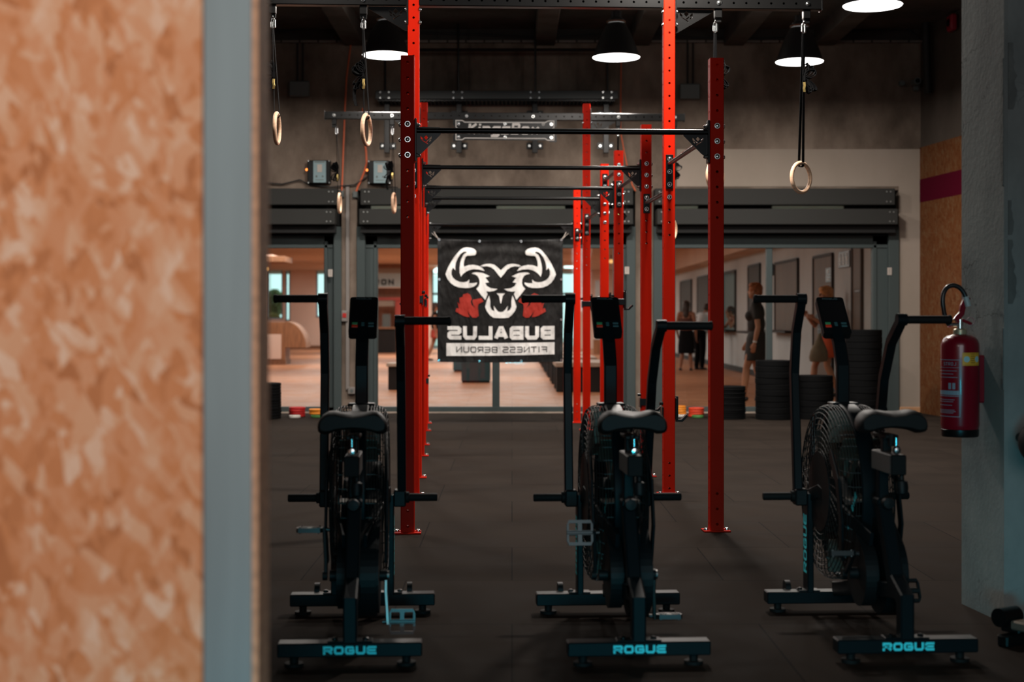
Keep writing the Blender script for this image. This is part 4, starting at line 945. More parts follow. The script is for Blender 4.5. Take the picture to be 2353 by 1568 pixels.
def build_bike():
    k = thing('fan_bike', '', 'exercise bike')
    # rear and front stabilisers
    rs = MB().box((0, 0, .062), (.513, .075, .05), .004).box((0, 0, .089), (.16, .06, .006), .002).build('rear_stabilizer', m_bk, k)
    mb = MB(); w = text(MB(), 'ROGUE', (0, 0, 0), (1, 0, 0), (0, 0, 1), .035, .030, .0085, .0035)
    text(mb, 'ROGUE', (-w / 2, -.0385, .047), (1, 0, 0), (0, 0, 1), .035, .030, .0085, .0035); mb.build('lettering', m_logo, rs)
    for sx in (-.2, .2): MB().cyl((sx, 0, .0), (sx, 0, .012), .034, n=20).cyl((sx, 0, .012), (sx, 0, .04), .016, n=12).build('foot', m_grip, rs, True)
    for sx in (-.055, .055): MB().lathe([(0, 0), (.011, 0), (.011, .006), (.006, .009), (0, .009)], (sx, 0, .092), n=12).build('bolt', m_black, rs)
    fs = MB().box((0, .93, .062), (.604, .075, .05), .004).box((-.12, .93, .089), (.09, .06, .006), .002).box((.12, .93, .089), (.09, .06, .006), .002).build('front_stabilizer', m_bk, k)
    for sx in (-.25, .25): MB().cyl((sx, .93, 0), (sx, .93, .012), .034, n=20).cyl((sx, .93, .012), (sx, .93, .04), .016, n=12).build('foot', m_grip, fs, True)
    for sx in (-.195, .195): MB().cyl((sx - .011, .995, .085), (sx + .011, .995, .085), .034, n=24).box((sx, .975, .07), (.03, .04, .03), .004).build('transport_wheel', m_bk2, fs, True)
    for sx in (-.155, .155): MB().lathe([(0, 0), (.011, 0), (.011, .006), (.006, .009), (0, .009)], (sx, .93, .092), n=12).build('bolt', m_black, fs)
    # main frame
    MB().bar([(0, 0, .085), (0, 0, .225), (0, .115, .272), (0, .272, .545)], (1, 0, 0), .05, .062, .006).box((0, .272, .545), (.058, .07, .03), .005).build('seat_tube', m_bk, k)
    MB().bar([(0, .06, .245), (0, .38, .20), (0, .90, .10)], (1, 0, 0), .05, .06, .005).build('spine_tube', m_bk, k)
    for sx in (-1, 1):
        lg = MB().bar([(sx * .118, .93, .085), (sx * .118, .935, .50)], (1, 0, 0), .026, .085, .004).build('front_leg', m_bk, k)
        mb = MB()
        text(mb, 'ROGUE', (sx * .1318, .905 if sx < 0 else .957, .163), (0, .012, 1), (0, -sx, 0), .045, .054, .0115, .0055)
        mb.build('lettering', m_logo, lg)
    # seat
    sp = MB().box((0, .275, .62), (.038, .045, .2), .004).build('seat_post', m_bk, k)
    sl = MB().box((0, .205, .702), (.056, .24, .074), .004).build('seat_slider', m_box, k)
    MB().box((0, .079, .702), (.057, .014, .075), .004).build('dark_rear_cap', m_grip, sl)  # added cap; the slider's shaded rear face is put into its colour
    MB().box((0, .23, .765), (.034, .036, .06), .004).box((0, .235, .8), (.05, .16, .014), .003).cyl((0, .16, .765), (0, .16, .81), .012, n=12).build('seat_clamp', m_bk2, k)
    MB().lathe([(0, 0), (.012, 0), (.016, .004), (.011, .016), (0, .018)], (0, .10, .755), (0, -1, 0), 14).cyl((0, .105, .742), (0, .105, .80), .006, n=10).build('clamp_bolt', m_chrome, k, True)
    MB().lathe([(0, 0), (.009, 0), (.009, .02), (.021, .026), (.023, .05), (.02, .07), (.012, .075), (0, .075)], (.018, .10, .665), (0, -.15, -1), 18).build('adjuster_knob', m_bk2, k, True)
    MB().lathe([(0, 0), (.010, 0), (.010, .02), (.022, .026), (.024, .045), (.02, .056), (0, .058)], (0, .245, .545), (0, -1, .05), 20).build('post_knob', m_bk2, k, True)
    # saddle: cross sections from rear to nose
    rings = []; nn = 28; st = [(0.0, .118, .030, .8), (.012, .126, .040, .95), (.05, .13, .045, 1), (.11, .122, .043, 1), (.16, .098, .038, .8), (.205, .06, .034, .3), (.25, .045, .031, 0), (.285, .036, .026, 0), (.297, .02, .016, 0)]
    for s_, hw, th, dip in st:
        rg = []
        for j in range(nn):
            a = 2 * math.pi * j / nn; cx, cz = math.cos(a), math.sin(a)
            x = hw * math.copysign(abs(cx) ** .75, cx); z = th * math.copysign(abs(cz) ** .7, cz)
            u = x / .13
            if cz > 0: z += dip * (.017 * math.cos(u * math.pi * 1.0) * -1 + .001) * (1 - abs(u) ** 4)
            else: z += dip * .020 * (u * u < .45) * (1 - u * u / .45)
            z -= dip * .018 * max(0, abs(u) - .55) / .45 
            rg.append((x, .115 + s_, .857 + z + (.012 if s_ < .03 else 0) * 0 - .02 * max(0, s_ - .2)))
        rings.append(rg)
    MB().ring_loft(rings).build('saddle', m_saddle, k, True)
    # fan
    fc = Vector((0, .78, .525)); RF = .357
    mb = MB(); n = 64      # central steel rim
    rr = []
    for i in range(n):
        a = 2 * math.pi * i / n; d = Vector((0, math.cos(a), math.sin(a)))
        rr.append([fc + d * RF + Vector((u, 0, 0)) + d * dz for u, dz in ((-.034, 0), (-.03, .005), (.03, .005), (.034, 0), (.034, -.006), (-.034, -.006))])
    mb.ring_loft(rr, closed=True).build('fan_rim', m_bk, k, True)
    mb = MB()
    for u, r_ in ((.045, RF), (.056, RF), (.067, RF), (.078, RF - .002), (.089, RF - .007), (.099, RF - .016), (.106, RF - .032), (.109, RF - .055), (.11, RF - .08), (.11, RF - .105), (.11, RF - .13), (.11, RF - .155), (.11, RF - .18)):
        for sx in (-1, 1): mb.torus(fc + Vector((sx * u, 0, 0)), r_, .0019, (1, 0, 0), 56, 4)
    for i in range(40):
        a = 2 * math.pi * i / 40; 
        for sx in (-1, 1):
            pts = []
            for u, r_ in ((.036, RF), (.07, RF), (.092, RF - .01), (.106, RF - .034), (.11, RF - .09), (.11, .16)):
                aa = a + (RF - r_) * 1.6 * sx; pts.append(fc + Vector((sx * u, r_ * math.cos(aa), r_ * math.sin(aa))))
            mb.tube(pts, .0019, 4)
    mb.build('fan_cage', m_wire, k)
    mb = MB()
    for i in range(8):
        a = 2 * math.pi * i / 8; d = Vector((0, math.cos(a), math.sin(a))); e = Vector((0, -math.sin(a), math.cos(a)))
        for r0, r1 in ((.20, .335),):
            p = fc + d * (r0 + r1) / 2; M = Matrix((Vector((1, 0, 0)), d, e)).transposed()
            mb.box(p, (.15, r1 - r0, .006), .002, M); mb.box(fc + d * .14, (.02, .2, .02), 0, M)
    mb.cyl(fc + V(-.03, 0, 0), fc + V(.03, 0, 0), .05, n=24); mb.build('fan', m_blade, k)
    for sx in (-1, 1):
        MB().cyl(fc + V(sx * .106, 0, 0), fc + V(sx * .114, 0, 0), .165, n=40).build('hub_cover', m_bk2, k, True)
        # curved side plate from the front leg over the fan to the seat tube
        pts = [(.93, .50), (.965, .62), (.95, .75), (.90, .83)]
        MB().bar([(sx * .095, y, z) for y, z in pts], (1, 0, 0), .012, .05, .003).build('side_plate', m_bk, k)
        MB().bar([(sx * .112, .93, .49), (sx * .112, .78, .525), (sx * .085, .50, .47), (sx * .04, .28, .40)], (1, 0, 0), .014, .055, .003).build('side_stay', m_bk, k)
        MB().bar([(sx * .112, .60, .90 - .2), (sx * .118, .47, .60), (sx * .118, .42, .44), (sx * .112, .44, .30)], (1, 0, 0), .010, .045, .003).build('rear_guard', m_bk, k)
    # drive cover: crank housing joined to the fan hub
    def hull(c0, r0, c1, r1, n=20):
        d = (c1 - c0); L_ = d.length; a0 = math.atan2(d.y, d.x); b = math.acos((r0 - r1) / L_); o_ = []
        for i in range(n + 1): a = a0 - b + 2 * b * i / n; o_.append((c1.x + r1 * math.cos(a), c1.y + r1 * math.sin(a)))
        for i in range(n + 1): a = a0 + b + (2 * math.pi - 2 * b) * i / n; o_.append((c0.x + r0 * math.cos(a), c0.y + r0 * math.sin(a)))
        return o_
    lp = hull(Vector((.38, .255)), .155, Vector((.78, .525)), .13)
    MB().prism([lp], (.045, 0, 0), (0, 1, 0), (0, 0, 1), .075).prism([[(a + (0.4 - a) * .06, b + (.3 - b) * .06) for a, b in lp]], (.086, 0, 0), (0, 1, 0), (0, 0, 1), .01).build('drive_cover', m_bk2, k)
    MB().prism([hull(Vector((.38, .255)), .125, Vector((.74, .50)), .09)], (-.042, 0, 0), (0, 1, 0), (0, 0, 1), .05).build('inner_cover', m_bk2, k)
    c = MB(); wv = Vector((0, .62, -.78)).normalized(); up = Vector((0, .78, .62))
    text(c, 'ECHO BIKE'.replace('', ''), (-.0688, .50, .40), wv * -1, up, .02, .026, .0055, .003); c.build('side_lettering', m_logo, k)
    # rotating crank: two arms about the bottom bracket, each carrying a pedal
    bb = Vector((0, .38, .255))
    MB().cyl(bb + V(-.10, 0, 0), bb + V(.12, 0, 0), .022, n=20).build('crank_axle', m_bk2, k, True)
    for sx in (-1, 1):
        ar = empty('crank_arm', bb + V(sx * .115, 0, 0), 0, k); bpy.data.objects.remove(ar)
        ar = MB().bar([(0, 0, .012), (0, 0, -.06), (sx * .008, 0, -.185)], (0, 1, 0), .024, .014, .003).cyl((-sx * .006, 0, 0), (sx * .012, 0, 0), .018, n=16).build('crank_arm', m_steel if sx > 0 else m_bk2, k, False, bb + V(sx * .115, 0, 0))
        mb = MB()
        out = [(-.05, -.03), (-.042, -.048), (.042, -.048), (.05, -.03), (.05, .03), (.042, .048), (-.042, .048), (-.05, .03)]
        inn = lambda x0, x1, y0, y1: [(x0, y0), (x1, y0), (x1, y1), (x0, y1)]
        mb.prism([out, inn(-.042, -.008, -.036, -.008)[::-1], inn(.008, .042, -.036, -.008)[::-1], inn(-.042, -.008, .008, .036)[::-1], inn(.008, .042, .008, .036)[::-1]], (0, 0, 0), (1, 0, 0), (0, 1, 0), .018)
        mb.cyl((-.05 if sx > 0 else .05, 0, 0), (-.075 * sx, 0, 0), .008, n=12).cyl((-.05, 0, 0), (.05, 0, 0), .011, n=12)
        for px_ in (-.035, .035):
            for py_ in (-.042, .042):
                for sz in (-1, 1): mb.cyl((px_, py_, sz * .009), (px_, py_, sz * .013), .003, n=6)
        pd = mb.build('pedal', pm('pedal_alloy', (.035, .036, .036), .35, .6), ar, False, (sx * .062, 0, -.175))
    # moving handles about the peg axle
    pv = Vector((0, .93, .487))
    for sx in (-1, 1):
        a_ = [(0, 0, -.03), (0, .03, .22), (0, .066, .52), (0, .03, .70), (0, -.045, .81), (0, -.062, .845)]
        ar = MB().bar(a_, (1, 0, 0), .036, .042, .005).cyl((-.02, -.06, .835), (.03 * 0 + .02, -.06, .835), .024, n=20).build('handle_arm', m_bk, k, False, pv + V(sx * .163, 0, 0))
        MB().lathe([(0, 0), (.0145, 0), (.0165, .004), (.0165, .168), (.0185, .172), (.0185, .18), (.012, .184), (0, .184)], (sx * .02, -.06, .835), (sx, 0, 0), 20).build('grip', m_grip, ar, True)
        pg = MB().lathe([(0, 0), (.024, 0), (.024, .03), (.017, .033), (.017, .146), (.014, .15), (0, .15)], pv + V(sx * .163, 0, 0), (sx, 0, 0), 24).build('foot_peg', m_grip, k, True)
        MB().box(pv + V(sx * .155, 0, -.002), (.052, .07, .07), .006).cyl(pv + V(sx * .118, 0, 0), pv + V(sx * .165, 0, 0), .018, n=16).build('pivot_clamp', m_bk2, k)
    # monitor
    MB().bar([(0, .83, .86), (0, .83, 1.04), (0, .875, 1.13), (0, .935, 1.20)], (1, 0, 0), .052, .035, .005).box((0, .82, .885), (.11, .09, .012), .003).build('monitor_neck', m_bk, k)
    mo = empty('monitor', (0, .975, 1.243), 0, k); bpy.data.objects.remove(mo)
    T = Matrix.Translation((0, .975, 1.243)) @ Matrix.Rotation(R(-43), 4, 'X')
    sh = lambda w, h, r, n=5: [(cx + r * math.cos(a), cy + r * math.sin(a)) for cx, cy, a0 in ((w / 2 - r, h / 2 - r, 0), (-w / 2 + r, h / 2 - r, 90), (-w / 2 + r, -h / 2 + r, 180), (w / 2 - r, -h / 2 + r, 270)) for a in [R(a0 + 90 * i / n) for i in range(n + 1)]]
    mo = MB().prism([sh(.118, .215, .013)], (0, 0, 0), (1, 0, 0), (0, 0, 1), .03).xf(T).build('monitor', m_bk2, k)
    MB().prism([sh(.1, .115, .006)], (0, -.0155, .025), (1, 0, 0), (0, 0, 1), .002).xf(T).build('screen', m_screen, mo)
    mb = MB(); w = text(MB(), 'ROGUE', (0, 0, 0), (1, 0, 0), (0, 0, 1), .012, .0085, .002, .0015)
    text(mb, 'ROGUE', (-w / 2, -.0158, .092), (1, 0, 0), (0, 0, 1), .012, .0085, .002, .0015); mb.xf(T).build('lettering', pm('logo_grey', (.08, .12, .13), .5), mo)
    for x, z, w_, h_, mt, nm in ((-.034, -.047, .024, .013, m_bg, 'green button'), (-.034, -.063, .026, .014, m_br, 'red button'), (0, -.052, .014, .024, m_bb, None), (.034, -.046, .024, .010, m_bb, None), (.034, -.062, .024, .010, m_bb, None)):
        b_ = MB().box((x, -.016, z), (w_, .004, h_), .0015).xf(T).build('button', mt, mo)
        if nm: b_['label'] = nm
    return k
BIKES = [((805 - 1176.5) / F * 5.29, 5.29, 3.0, 'black fan bike nearest the chipboard partition', -4.1 + 4.1, -23.2, (172, 'L')),
         (.4487 + .004, 5.307, 3.1, 'middle black fan bike of the row of three', 0, -26, (195, 'L')),
         (1.4217, 5.35, 2.9, 'black fan bike beside the concrete column and fire extinguisher', 0, -22.5, (236, 'L'))]
bike = build_bike(); allb = [bike, copy_tree(bike), copy_tree(bike)]
for kb, (x, y, yw_, lab, aL, aR, (cr, _)) in zip(allb, BIKES):
    kb.location = (x, y, 0); kb.rotation_euler = (0, 0, R(yw_)); kb['label'] = lab; kb['group'] = 'fan bikes in a row'
    arms = [c for c in kb.children if c.name.startswith('handle_arm')]
    for a in arms: a.rotation_euler = (R(-aL if a.location.x < 0 else -aR), 0, 0)
    for a in [c for c in kb.children if c.name.startswith('crank_arm')]:
        left = a.location.x < 0; ang = R(cr) if left else R(cr + 180)
        a.rotation_euler = (ang, 0, 0)
        pdl = a.children[0]
        # pedal attitude seen in the photograph
        want = {0: (R(-4), R(82)), 1: (R(78), R(-6)), 2: (R(-12), R(60))}[allb.index(kb)][0 if left else 1]
        pdl.rotation_euler = (want - ang, 0, 0)
# ------------------------------------------------------------------ the hall behind the glass
def bx(nm, a, b, mat, par=None, bev=0.0):
    a = Vector(a); b = Vector(b); return MB().box((a + b) / 2, [abs(q) for q in (b - a)], bev).build(nm, mat, par)
m_hw = plaster('hall_wall', (.40, .42, .42), (.45, .475, .475), (.50, .53, .53), .7, bump=.05); m_hceil = plaster('hall_ceiling', (.5, .36, .28), (.55, .41, .32), (.6, .45, .36), .5, bump=.03)
m_farw = plaster('far_wall', (.66, .48, .40), (.74, .55, .46), (.80, .62, .53), .4, bump=.03)
m_dwin = pm('shaded_opening', (.022, .019, .016), .7, noise=(2, .3)); m_brownp = pm('brown_panel', (.085, .052, .032), .6, noise=(3, .2, (1, 1, .3)))
m_timber = pm('oak_panel', (.27, .115, .05), .5, noise=(5, .25, (4, 4, .5))); m_timber2 = pm('oak_dark', (.20, .085, .04), .5, noise=(5, .25, (4, 4, .5))); m_fascia = pm('fascia_blue_grey', (.34, .42, .43), .5)
m_blue = pm('window_frame_blue', (.25, .33, .42), .5); m_bench = pm('bench_dark', (.014, .011, .0105), .6, 0, .2); m_btop = pm('bench_top', (.42, .32, .25), .5, noise=(7, .15, (1, 6, 1)))
YE = 59.0
struct(bx('floor_hall', (-14, YW + .3, -.1), (8, 64, 0), m_hall), 'pale tiled floor of the hall behind the glass', 'floor')
struct(bx('ceiling_hall', (-14, YW + .3, 3.12), (8, 64, 3.3), m_hceil), 'ceiling of the hall behind the glass', 'ceiling')
hm = MB()
for y0_, y1_, z0_, z1_ in ((YW + .3, 34.3, 0, 3.2), (36.4, 64, 0, 3.2), (34.3, 36.4, 0, .93), (34.3, 36.4, 2.33, 3.2)): hm.box((5.35, (y0_ + y1_) / 2, (z0_ + z1_) / 2), (.3, y1_ - y0_, z1_ - z0_))
hw = hm.build('wall_hall_right', m_hw); struct(hw, 'white hall wall with ticket counters behind the walking women', 'wall')
bx('soffit', (4.7, 27, 2.62), (5.2, 58, 3.12), m_hceil, hw); bx('plinth', (5.17, YW + .4, 0), (5.2, 58, .12), m_bench, hw)
struct(bx('wall_hall_left', (-13.8, YW + .3, 0), (-13.5, 64, 3.2), m_farw), 'left wall of the hall', 'wall')
def px2x(px, Z): return (px - 1176.5) / F * Z
def py2z(py, Z): return CAMZ - (py - 730) / F * Z
# far wall with window openings
wins = [(px2x(611, YE), px2x(650, YE), py2z(734, YE), py2z(582, YE), 'garden window with trees behind it'), (px2x(655, YE), px2x(667, YE), py2z(738, YE), py2z(584, YE), 'narrow bright blue window'),
        (px2x(726, YE), px2x(757, YE), py2z(730, YE), py2z(584, YE), 'bright white window by the shopfront frame'), (px2x(992, YE), px2x(1330, YE), 0.05, py2z(600, YE), 'wide bright entrance behind the banner')]
mb = MB(); xs = [-14.0]
for w in wins: xs += [w[0], w[1]]
xs.append(5.4)
for i in range(0, len(xs), 2): mb.box(((xs[i] + xs[i + 1]) / 2, YE + .15, 1.65), (xs[i + 1] - xs[i], .3, 3.3))
for x0, x1, z0, z1, _ in wins:
    if z0 > .1: mb.box(((x0 + x1) / 2, YE + .15, z0 / 2), (x1 - x0, .3, z0))
    mb.box(((x0 + x1) / 2, YE + .15, (z1 + 3.3) / 2), (x1 - x0, .3, 3.3 - z1))
fw = mb.build('wall_hall_far', m_farw); struct(fw, 'pinkish far wall of the hall with bright windows', 'wall'); bx('plinth', (-13, YE - .03, 0), (-4, YE, .13), m_timber2, fw)
for i, (x0, x1, z0, z1, lab) in enumerate(wins):
    t = empty('window_%d' % (i + 4), ((x0 + x1) / 2, YE, z0)); struct(t, lab + ' in the far hall wall', 'window')
    w, h = x1 - x0, z1 - z0; mb = MB(); f = .06
    mb.box((-w / 2 + f / 2, .1, h / 2), (f, .12, h)).box((w / 2 - f / 2, .1, h / 2), (f, .12, h)).box((0, .1, h - f / 2), (w, .12, f)).box((0, .1, f / 2), (w, .12, f))
    if i == 3:
        for q_ in (-.25, .0, .25): mb.box((q_ * w, .1, h / 2), (.08, .1, h))
        mb.box((0, .1, h * .62), (w, .1, .09))
    mb.build('frame', m_blue if i < 3 else m_frame, t); MB().box((0, .1, h / 2), (w, .01, h)).build('pane', m_glass, t)
# trees outside the left windows
def tree(x, y, h, r, col, lab, seed, group):
    t = thing('tree', lab, 'tree', (x, y, 0), 0, group); rn = random.Random(seed); mb = MB()
    for k in range(1500):
        a = rn.uniform(0, 6.283); b = math.acos(rn.uniform(-1, 1)); q_ = r * rn.uniform(.35, 1) ** .5
        c = Vector((q_ * math.sin(b) * math.cos(a), q_ * math.sin(b) * math.sin(a), h * .62 + q_ * 1.25 * math.cos(b)))
        if c.z < .25: continue
        s = rn.uniform(.05, .11); u = Vector((rn.uniform(-1, 1), rn.uniform(-1, 1), rn.uniform(-1, 1))).normalized(); v = u.orthogonal().normalized()
        mb.add([c - u * s, c + v * s * .5, c + u * s, c - v * s * .5], [(0, 1, 2, 3)])
    mb.build('foliage', col, t); MB().tube([(0, 0, 0), (.04, 0, h * .4), (-.02, .03, h * .75)], [.1, .08, .04], 10).build('trunk', m_timber2, t)
lf1 = pm('leaf_green', (.30, .42, .22), .6, noise=(1.2, .7)); lf2 = pm('leaf_olive', (.62, .62, .32), .6, noise=(1.5, .5)); lf3 = pm('leaf_dark', (.05, .12, .07), .6, noise=(1.5, .5))
tree(px2x(628, 64), 64.2, 3.0, .50, lf1, 'leafy tree seen through the garden window at the far left, with dark crown', 4, None)
tree(px2x(628, 61.2), 61.2, 1.5, .40, lf2, 'low yellow-green shrub-like tree in the garden window at the far left', 5, None)
o = bx('ground', (-30, 59.6, -.12), (14, 90, -.02), pm('outdoor_ground', (.5, .5, .46), .9)); struct(o, 'pale ground outdoors', 'ground')
# ticket counters in the right hall wall: flat panels; shade of the dark openings is put into their colour
def opening(z0d, z1d, zb, zt, mat, lab, n):
    t = empty('window_%d' % n, (5.2, (z0d + z1d) / 2, zb)); struct(t, lab, 'counter window'); L = z1d - z0d; h = zt - zb
    if n == 10: MB().box((1.5, 0, h / 2), (.05, L + 1, h + .6)).box((.9, L / 2 + .3, h / 2), (1.2, .05, h + .6)).build('booth_wall', mat, t)
    else: MB().box((-.012, 0, h / 2), (.03, L, h), .004).build('opening_panel', mat, t)
    mb = MB().box((-.02, -L / 2, h / 2), (.05, .05, h)).box((-.02, L / 2, h / 2), (.05, .05, h)).box((-.02, 0, h), (.05, L, .05)); mb.build('frame', m_bench, t)
    if zb > .3: MB().box((-.13, 0, -.02), (.28, L + .1, .045), .006).build('counter_shelf', m_bench, t)
    return t
opening(42.7, 45.5, .95, 2.33, m_dwin, 'farthest dark ticket counter in the white hall wall', 8)
opening(38.9, 41.3, .95, 2.35, m_dwin, 'dark ticket counter behind the white-shirted person', 9)
opening(34.3, 36.4, .95, 2.33, m_dwin, 'dark ticket counter with the clerk leaning out', 10)
opening(30.9, 32.4, .95, 2.36, m_dwin, 'narrow dark opening behind the woman in the dark dress', 11)
opening(26.8, 29.1, 1.0, 2.30, m_brownp, 'brown shuttered counter between the two walking women', 12)
opening(23.9, 25.4, .02, 2.27, m_brownp, 'brown doorway behind the woman with the bag', 13)
opening(21.9, 22.5, .02, 2.35, m_brownp, 'narrow brown door by the right shopfront frame', 14)
m_signd = pm('sign_dark', (.045, .065, .08), .4); m_signw = pm('sign_marks', (.42, .46, .46), .5)
def hsign(name, lab, d0, d1, z0, z1, marks):
    t = thing(name, lab, 'sign', (5.19, (d0 + d1) / 2, (z0 + z1) / 2)); MB().box((-.02, 0, 0), (.02, d1 - d0, z1 - z0), .004).build('board', m_signd, t); mb = MB()
    for y, z, w, h in marks: mb.box((-.033, y * (d1 - d0), z * (z1 - z0)), (.006, w * (d1 - d0), h * (z1 - z0)), .001)
    mb.build('pictogram', m_signw, t)
pic = [(dy, dz, .1 if dz > .2 else .17, h) for dy in (-.3, 0, .3) for dz, h in ((.28, .12), (.02, .32), (-.26, .16))]
hsign('toilet_sign', 'dark square sign with three pale pictograms high on the hall wall', 22.65, 23.4, py2z(615, 23), py2z(577, 23), pic)
hsign('door_sign', 'dark upright sign with pale pictograms beside the brown doorway', 23.95, 24.35, py2z(649, 24.2), py2z(616, 24.2), [(0, .25, .4, .25), (0, -.05, .6, .06), (0, -.3, .45, .12)])
hsign('wall_sign', 'narrow dark sign edge beside the mullion of the right shopfront', 29.35, 29.75, py2z(633, 29.5), py2z(607, 29.5), [(0, .2, .5, .2), (0, -.2, .5, .2)])
hsign('small_notice', 'thin dark notice on the narrow brown door', 21.95, 22.3, py2z(672, 22), py2z(666, 22), [(0, 0, .6, .3)])
for a, b, z0, z1 in ((28.2, 30.3, .0, 0),): pass
# benches: dark blocks with wooden tops, one row
BX0, BX1 = px2x(1274, 25.6), px2x(1274, 25.6) + .9
zs = [24.6, 27.6, 30.6, 33.6, 36.6, 39.6, 42.6]
nmz = ['nearest', 'second', 'third', 'fourth', 'fifth', 'sixth', 'farthest']
for i, z in enumerate(zs):
    t = thing('bench', '%s dark bench of the row running away behind the banner' % nmz[i], 'bench', (.86, z, 0), 0, 'dark benches behind the banner')
    bx('leg', (-.12, 0, 0), (.7, .35, .42), m_bench, t, .01); bx('leg', (-.12, 1.2, 0), (.7, 1.55, .42), m_bench, t, .01); bx('seat', (-.14, -.02, .42), (.72, 1.6, .50), m_btop, t, .008); bx('stretcher', (.2, .35, .1), (.4, 1.2, .4), m_bench, t)
zq = 25.5; x0 = px2x(893, zq)
t = thing('bench', 'dark bench with a pale top beside the front left upright', 'bench', (x0, zq - .1, 0)); bx('leg', (0, 0, 0), (.62, .5, .4), m_bench, t, .01); bx('seat', (-.03, -.03, .4), (.66, .56, .46), m_btop, t, .008)
m_teal = pm('planter_teal', (.02, .075, .09), .5)
zq = 28.2; t = thing('planter_box', 'dark teal planter box on the hall floor below the banner', 'planter', (px2x(1093, zq), zq, 0)); bx('box', (-.275, 0, .03), (.275, .6, .62), m_teal, t, .01); bx('base', (-.26, .02, 0), (.26, .58, .04), m_dark, t)
zq = 34; t = thing('planter_box', 'small dark teal planter farther back, left of the larger one', 'planter', (px2x(1055, zq), zq, 0)); bx('box', (-.14, 0, .03), (.1, .5, .7), m_teal, t, .01); bx('base', (-.12, .02, 0), (.08, .48, .04), m_dark, t)
# timber kiosk at the far left
zk = 39.0; kx = px2x(585, zk)
t = thing('kiosk', 'timber kiosk counter with a rounded end at the far left of the hall', 'kiosk', (kx, zk, 0))
xr = px2x(655, zk) - kx
bx('counter', (-.9, 0, .02), (xr, .9, 1.12), m_timber, t, .01); bx('panel', (.3, -.02, .15), (xr - .1, 0, .8), m_farw, t, .004); bx('plinth', (-.9, -.03, .0), (xr + .02, .9, .12), m_timber2, t)
MB().prism([[(xr, .45), (xr, 1.14)] + [(xr + .55 * math.sin(R(a)), .45 + .69 * math.cos(R(a)) * 1.0) for a in range(10, 91, 10)]], (0, .45, 0), (1, 0, 0), (0, 0, 1), .9).build('rounded_end', m_timber, t)
bx('post', (-.2, .2, 1.1), (.22, .5, 2.6), m_timber2, t, .01); bx('canopy', (-.9, -.3, py2z(603, zk)), (.85, 1.0, py2z(590, zk)), m_timber, t, .01); bx('fascia', (-.9, -.1, py2z(590, zk)), (.5, .9, 2.9), m_farw, t)
for i in range(3): MB().ball((.1 + i * .12, -.15, 2.62 - .05 * i), .05).build('hanging_bulb', emis('warm_bulb', (1, .45, .15), 1.5) if 'warm_bulb' not in MATS else MATS['warm_bulb'], t, True)
# coffee kiosk seen behind the front left upright
zk = 52.0; cx = px2x(900, zk); z2 = lambda py: py2z(py, zk)
t = thing('coffee_kiosk', 'coffee kiosk with a blue-grey fascia and dark lettering behind the front left upright', 'kiosk', (cx, zk, 0))
xl, xr = px2x(840, zk) - cx, px2x(965, zk) - cx
fas = bx('fascia', (xl, 0, z2(660)), (xr, .3, z2(628)), m_fascia, t); bx('fascia_top', (xl, -.05, z2(627)), (xr, .3, z2(617)), m_white, t)
mb = MB(); lh = (656 - 643) / F * zk; text(mb, 'RON', (px2x(859, zk) - cx, -.02, z2(655)), (1, 0, 0), (0, 0, 1), .195, .2, .055, .06); mb.build('lettering', m_bench, fas)
bx('soffit', (xl, -.1, z2(617)), (xr, 1.5, z2(608)), m_timber2, t)
for px in (873, 899): bx('post', (px2x(px - 3, zk) - cx, .05, z2(610)), (px2x(px + 3, zk) - cx, .2, 3.1), m_timber2, t)
bx('back_wall', (xl, 1.6, 0), (xr, 1.7, z2(660)), m_timber2, t); bx('header', (xl, -.0, z2(690)), (xr, .1, z2(684)), pm('kiosk_red', (.45, .05, .03), .5), t); bx('red_side', (px2x(908, zk) - cx, .1, z2(735)), (xr, .2, z2(685)), MATS['kiosk_red'], t)
bx('awning', (px2x(868, zk) - cx, -.2, z2(704)), (px2x(905, zk) - cx, .3, z2(692)), m_white, t); bx('counter', (xl, 0, 0), (px2x(908, zk) - cx, .6, z2(755)), m_bench, t); bx('counter_top', (xl, -.1, z2(756)), (px2x(910, zk) - cx, .7, z2(752)), m_timber, t)
bx('machine', (px2x(878, zk) - cx, .1, z2(752)), (px2x(895, zk) - cx, .5, z2(722)), m_greybox, t)
for px, py in ((879, 580), (879, 590)): MB().ball((px2x(px, zk) - cx, -.3, z2(py)), .045).build('hanging_bulb', MATS['warm_bulb'], t, True)
# pale partition and lamp between the far posts
zk = 50.0
t = thing('display_wall', 'pale wall panel standing between the back red uprights', 'panel', (px2x(1384, zk), zk, 0)); bx('panel', (-.24, 0, 0), (.14, .1, 2.5), m_hw, t); bx('base', (-.3, -.05, 0), (.2, .2, .5), m_timber, t)
t = thing('ceiling_spot', 'round warm ceiling spot between the back red uprights', 'ceiling light', P(1404, 601, 44)); MB().ball((0, 0, 0), .06).build('lens', MATS['warm_bulb'], t, True)
MB().cyl((0, 0, .05), (0, 0, 3.12 - P(1404, 601, 44).z), .02, n=8).build('stem', m_bench, t)
# hanging white lamps at the entrance
for px, py, zq, lab in ((1012, 621, 54, 'white glowing hall lamp left of the banner'), (1312, 610, 54, 'white glowing hall lamp right of the banner')):
    p = P(px, py, zq); t = thing('hall_lamp', lab, 'hall lamp', p); MB().lathe([(0, -.1), (.26, -.1), (.25, .02), (.12, .1), (0, .12)], n=24).build('diffuser', emis('hall_white', (.75, 1, 1), 2.5) if 'hall_white' not in MATS else MATS['hall_white'], t, True)
    MB().cyl((0, 0, .1), (0, 0, 3.12 - p.z), .012, n=6).build('cord', m_bench, t)
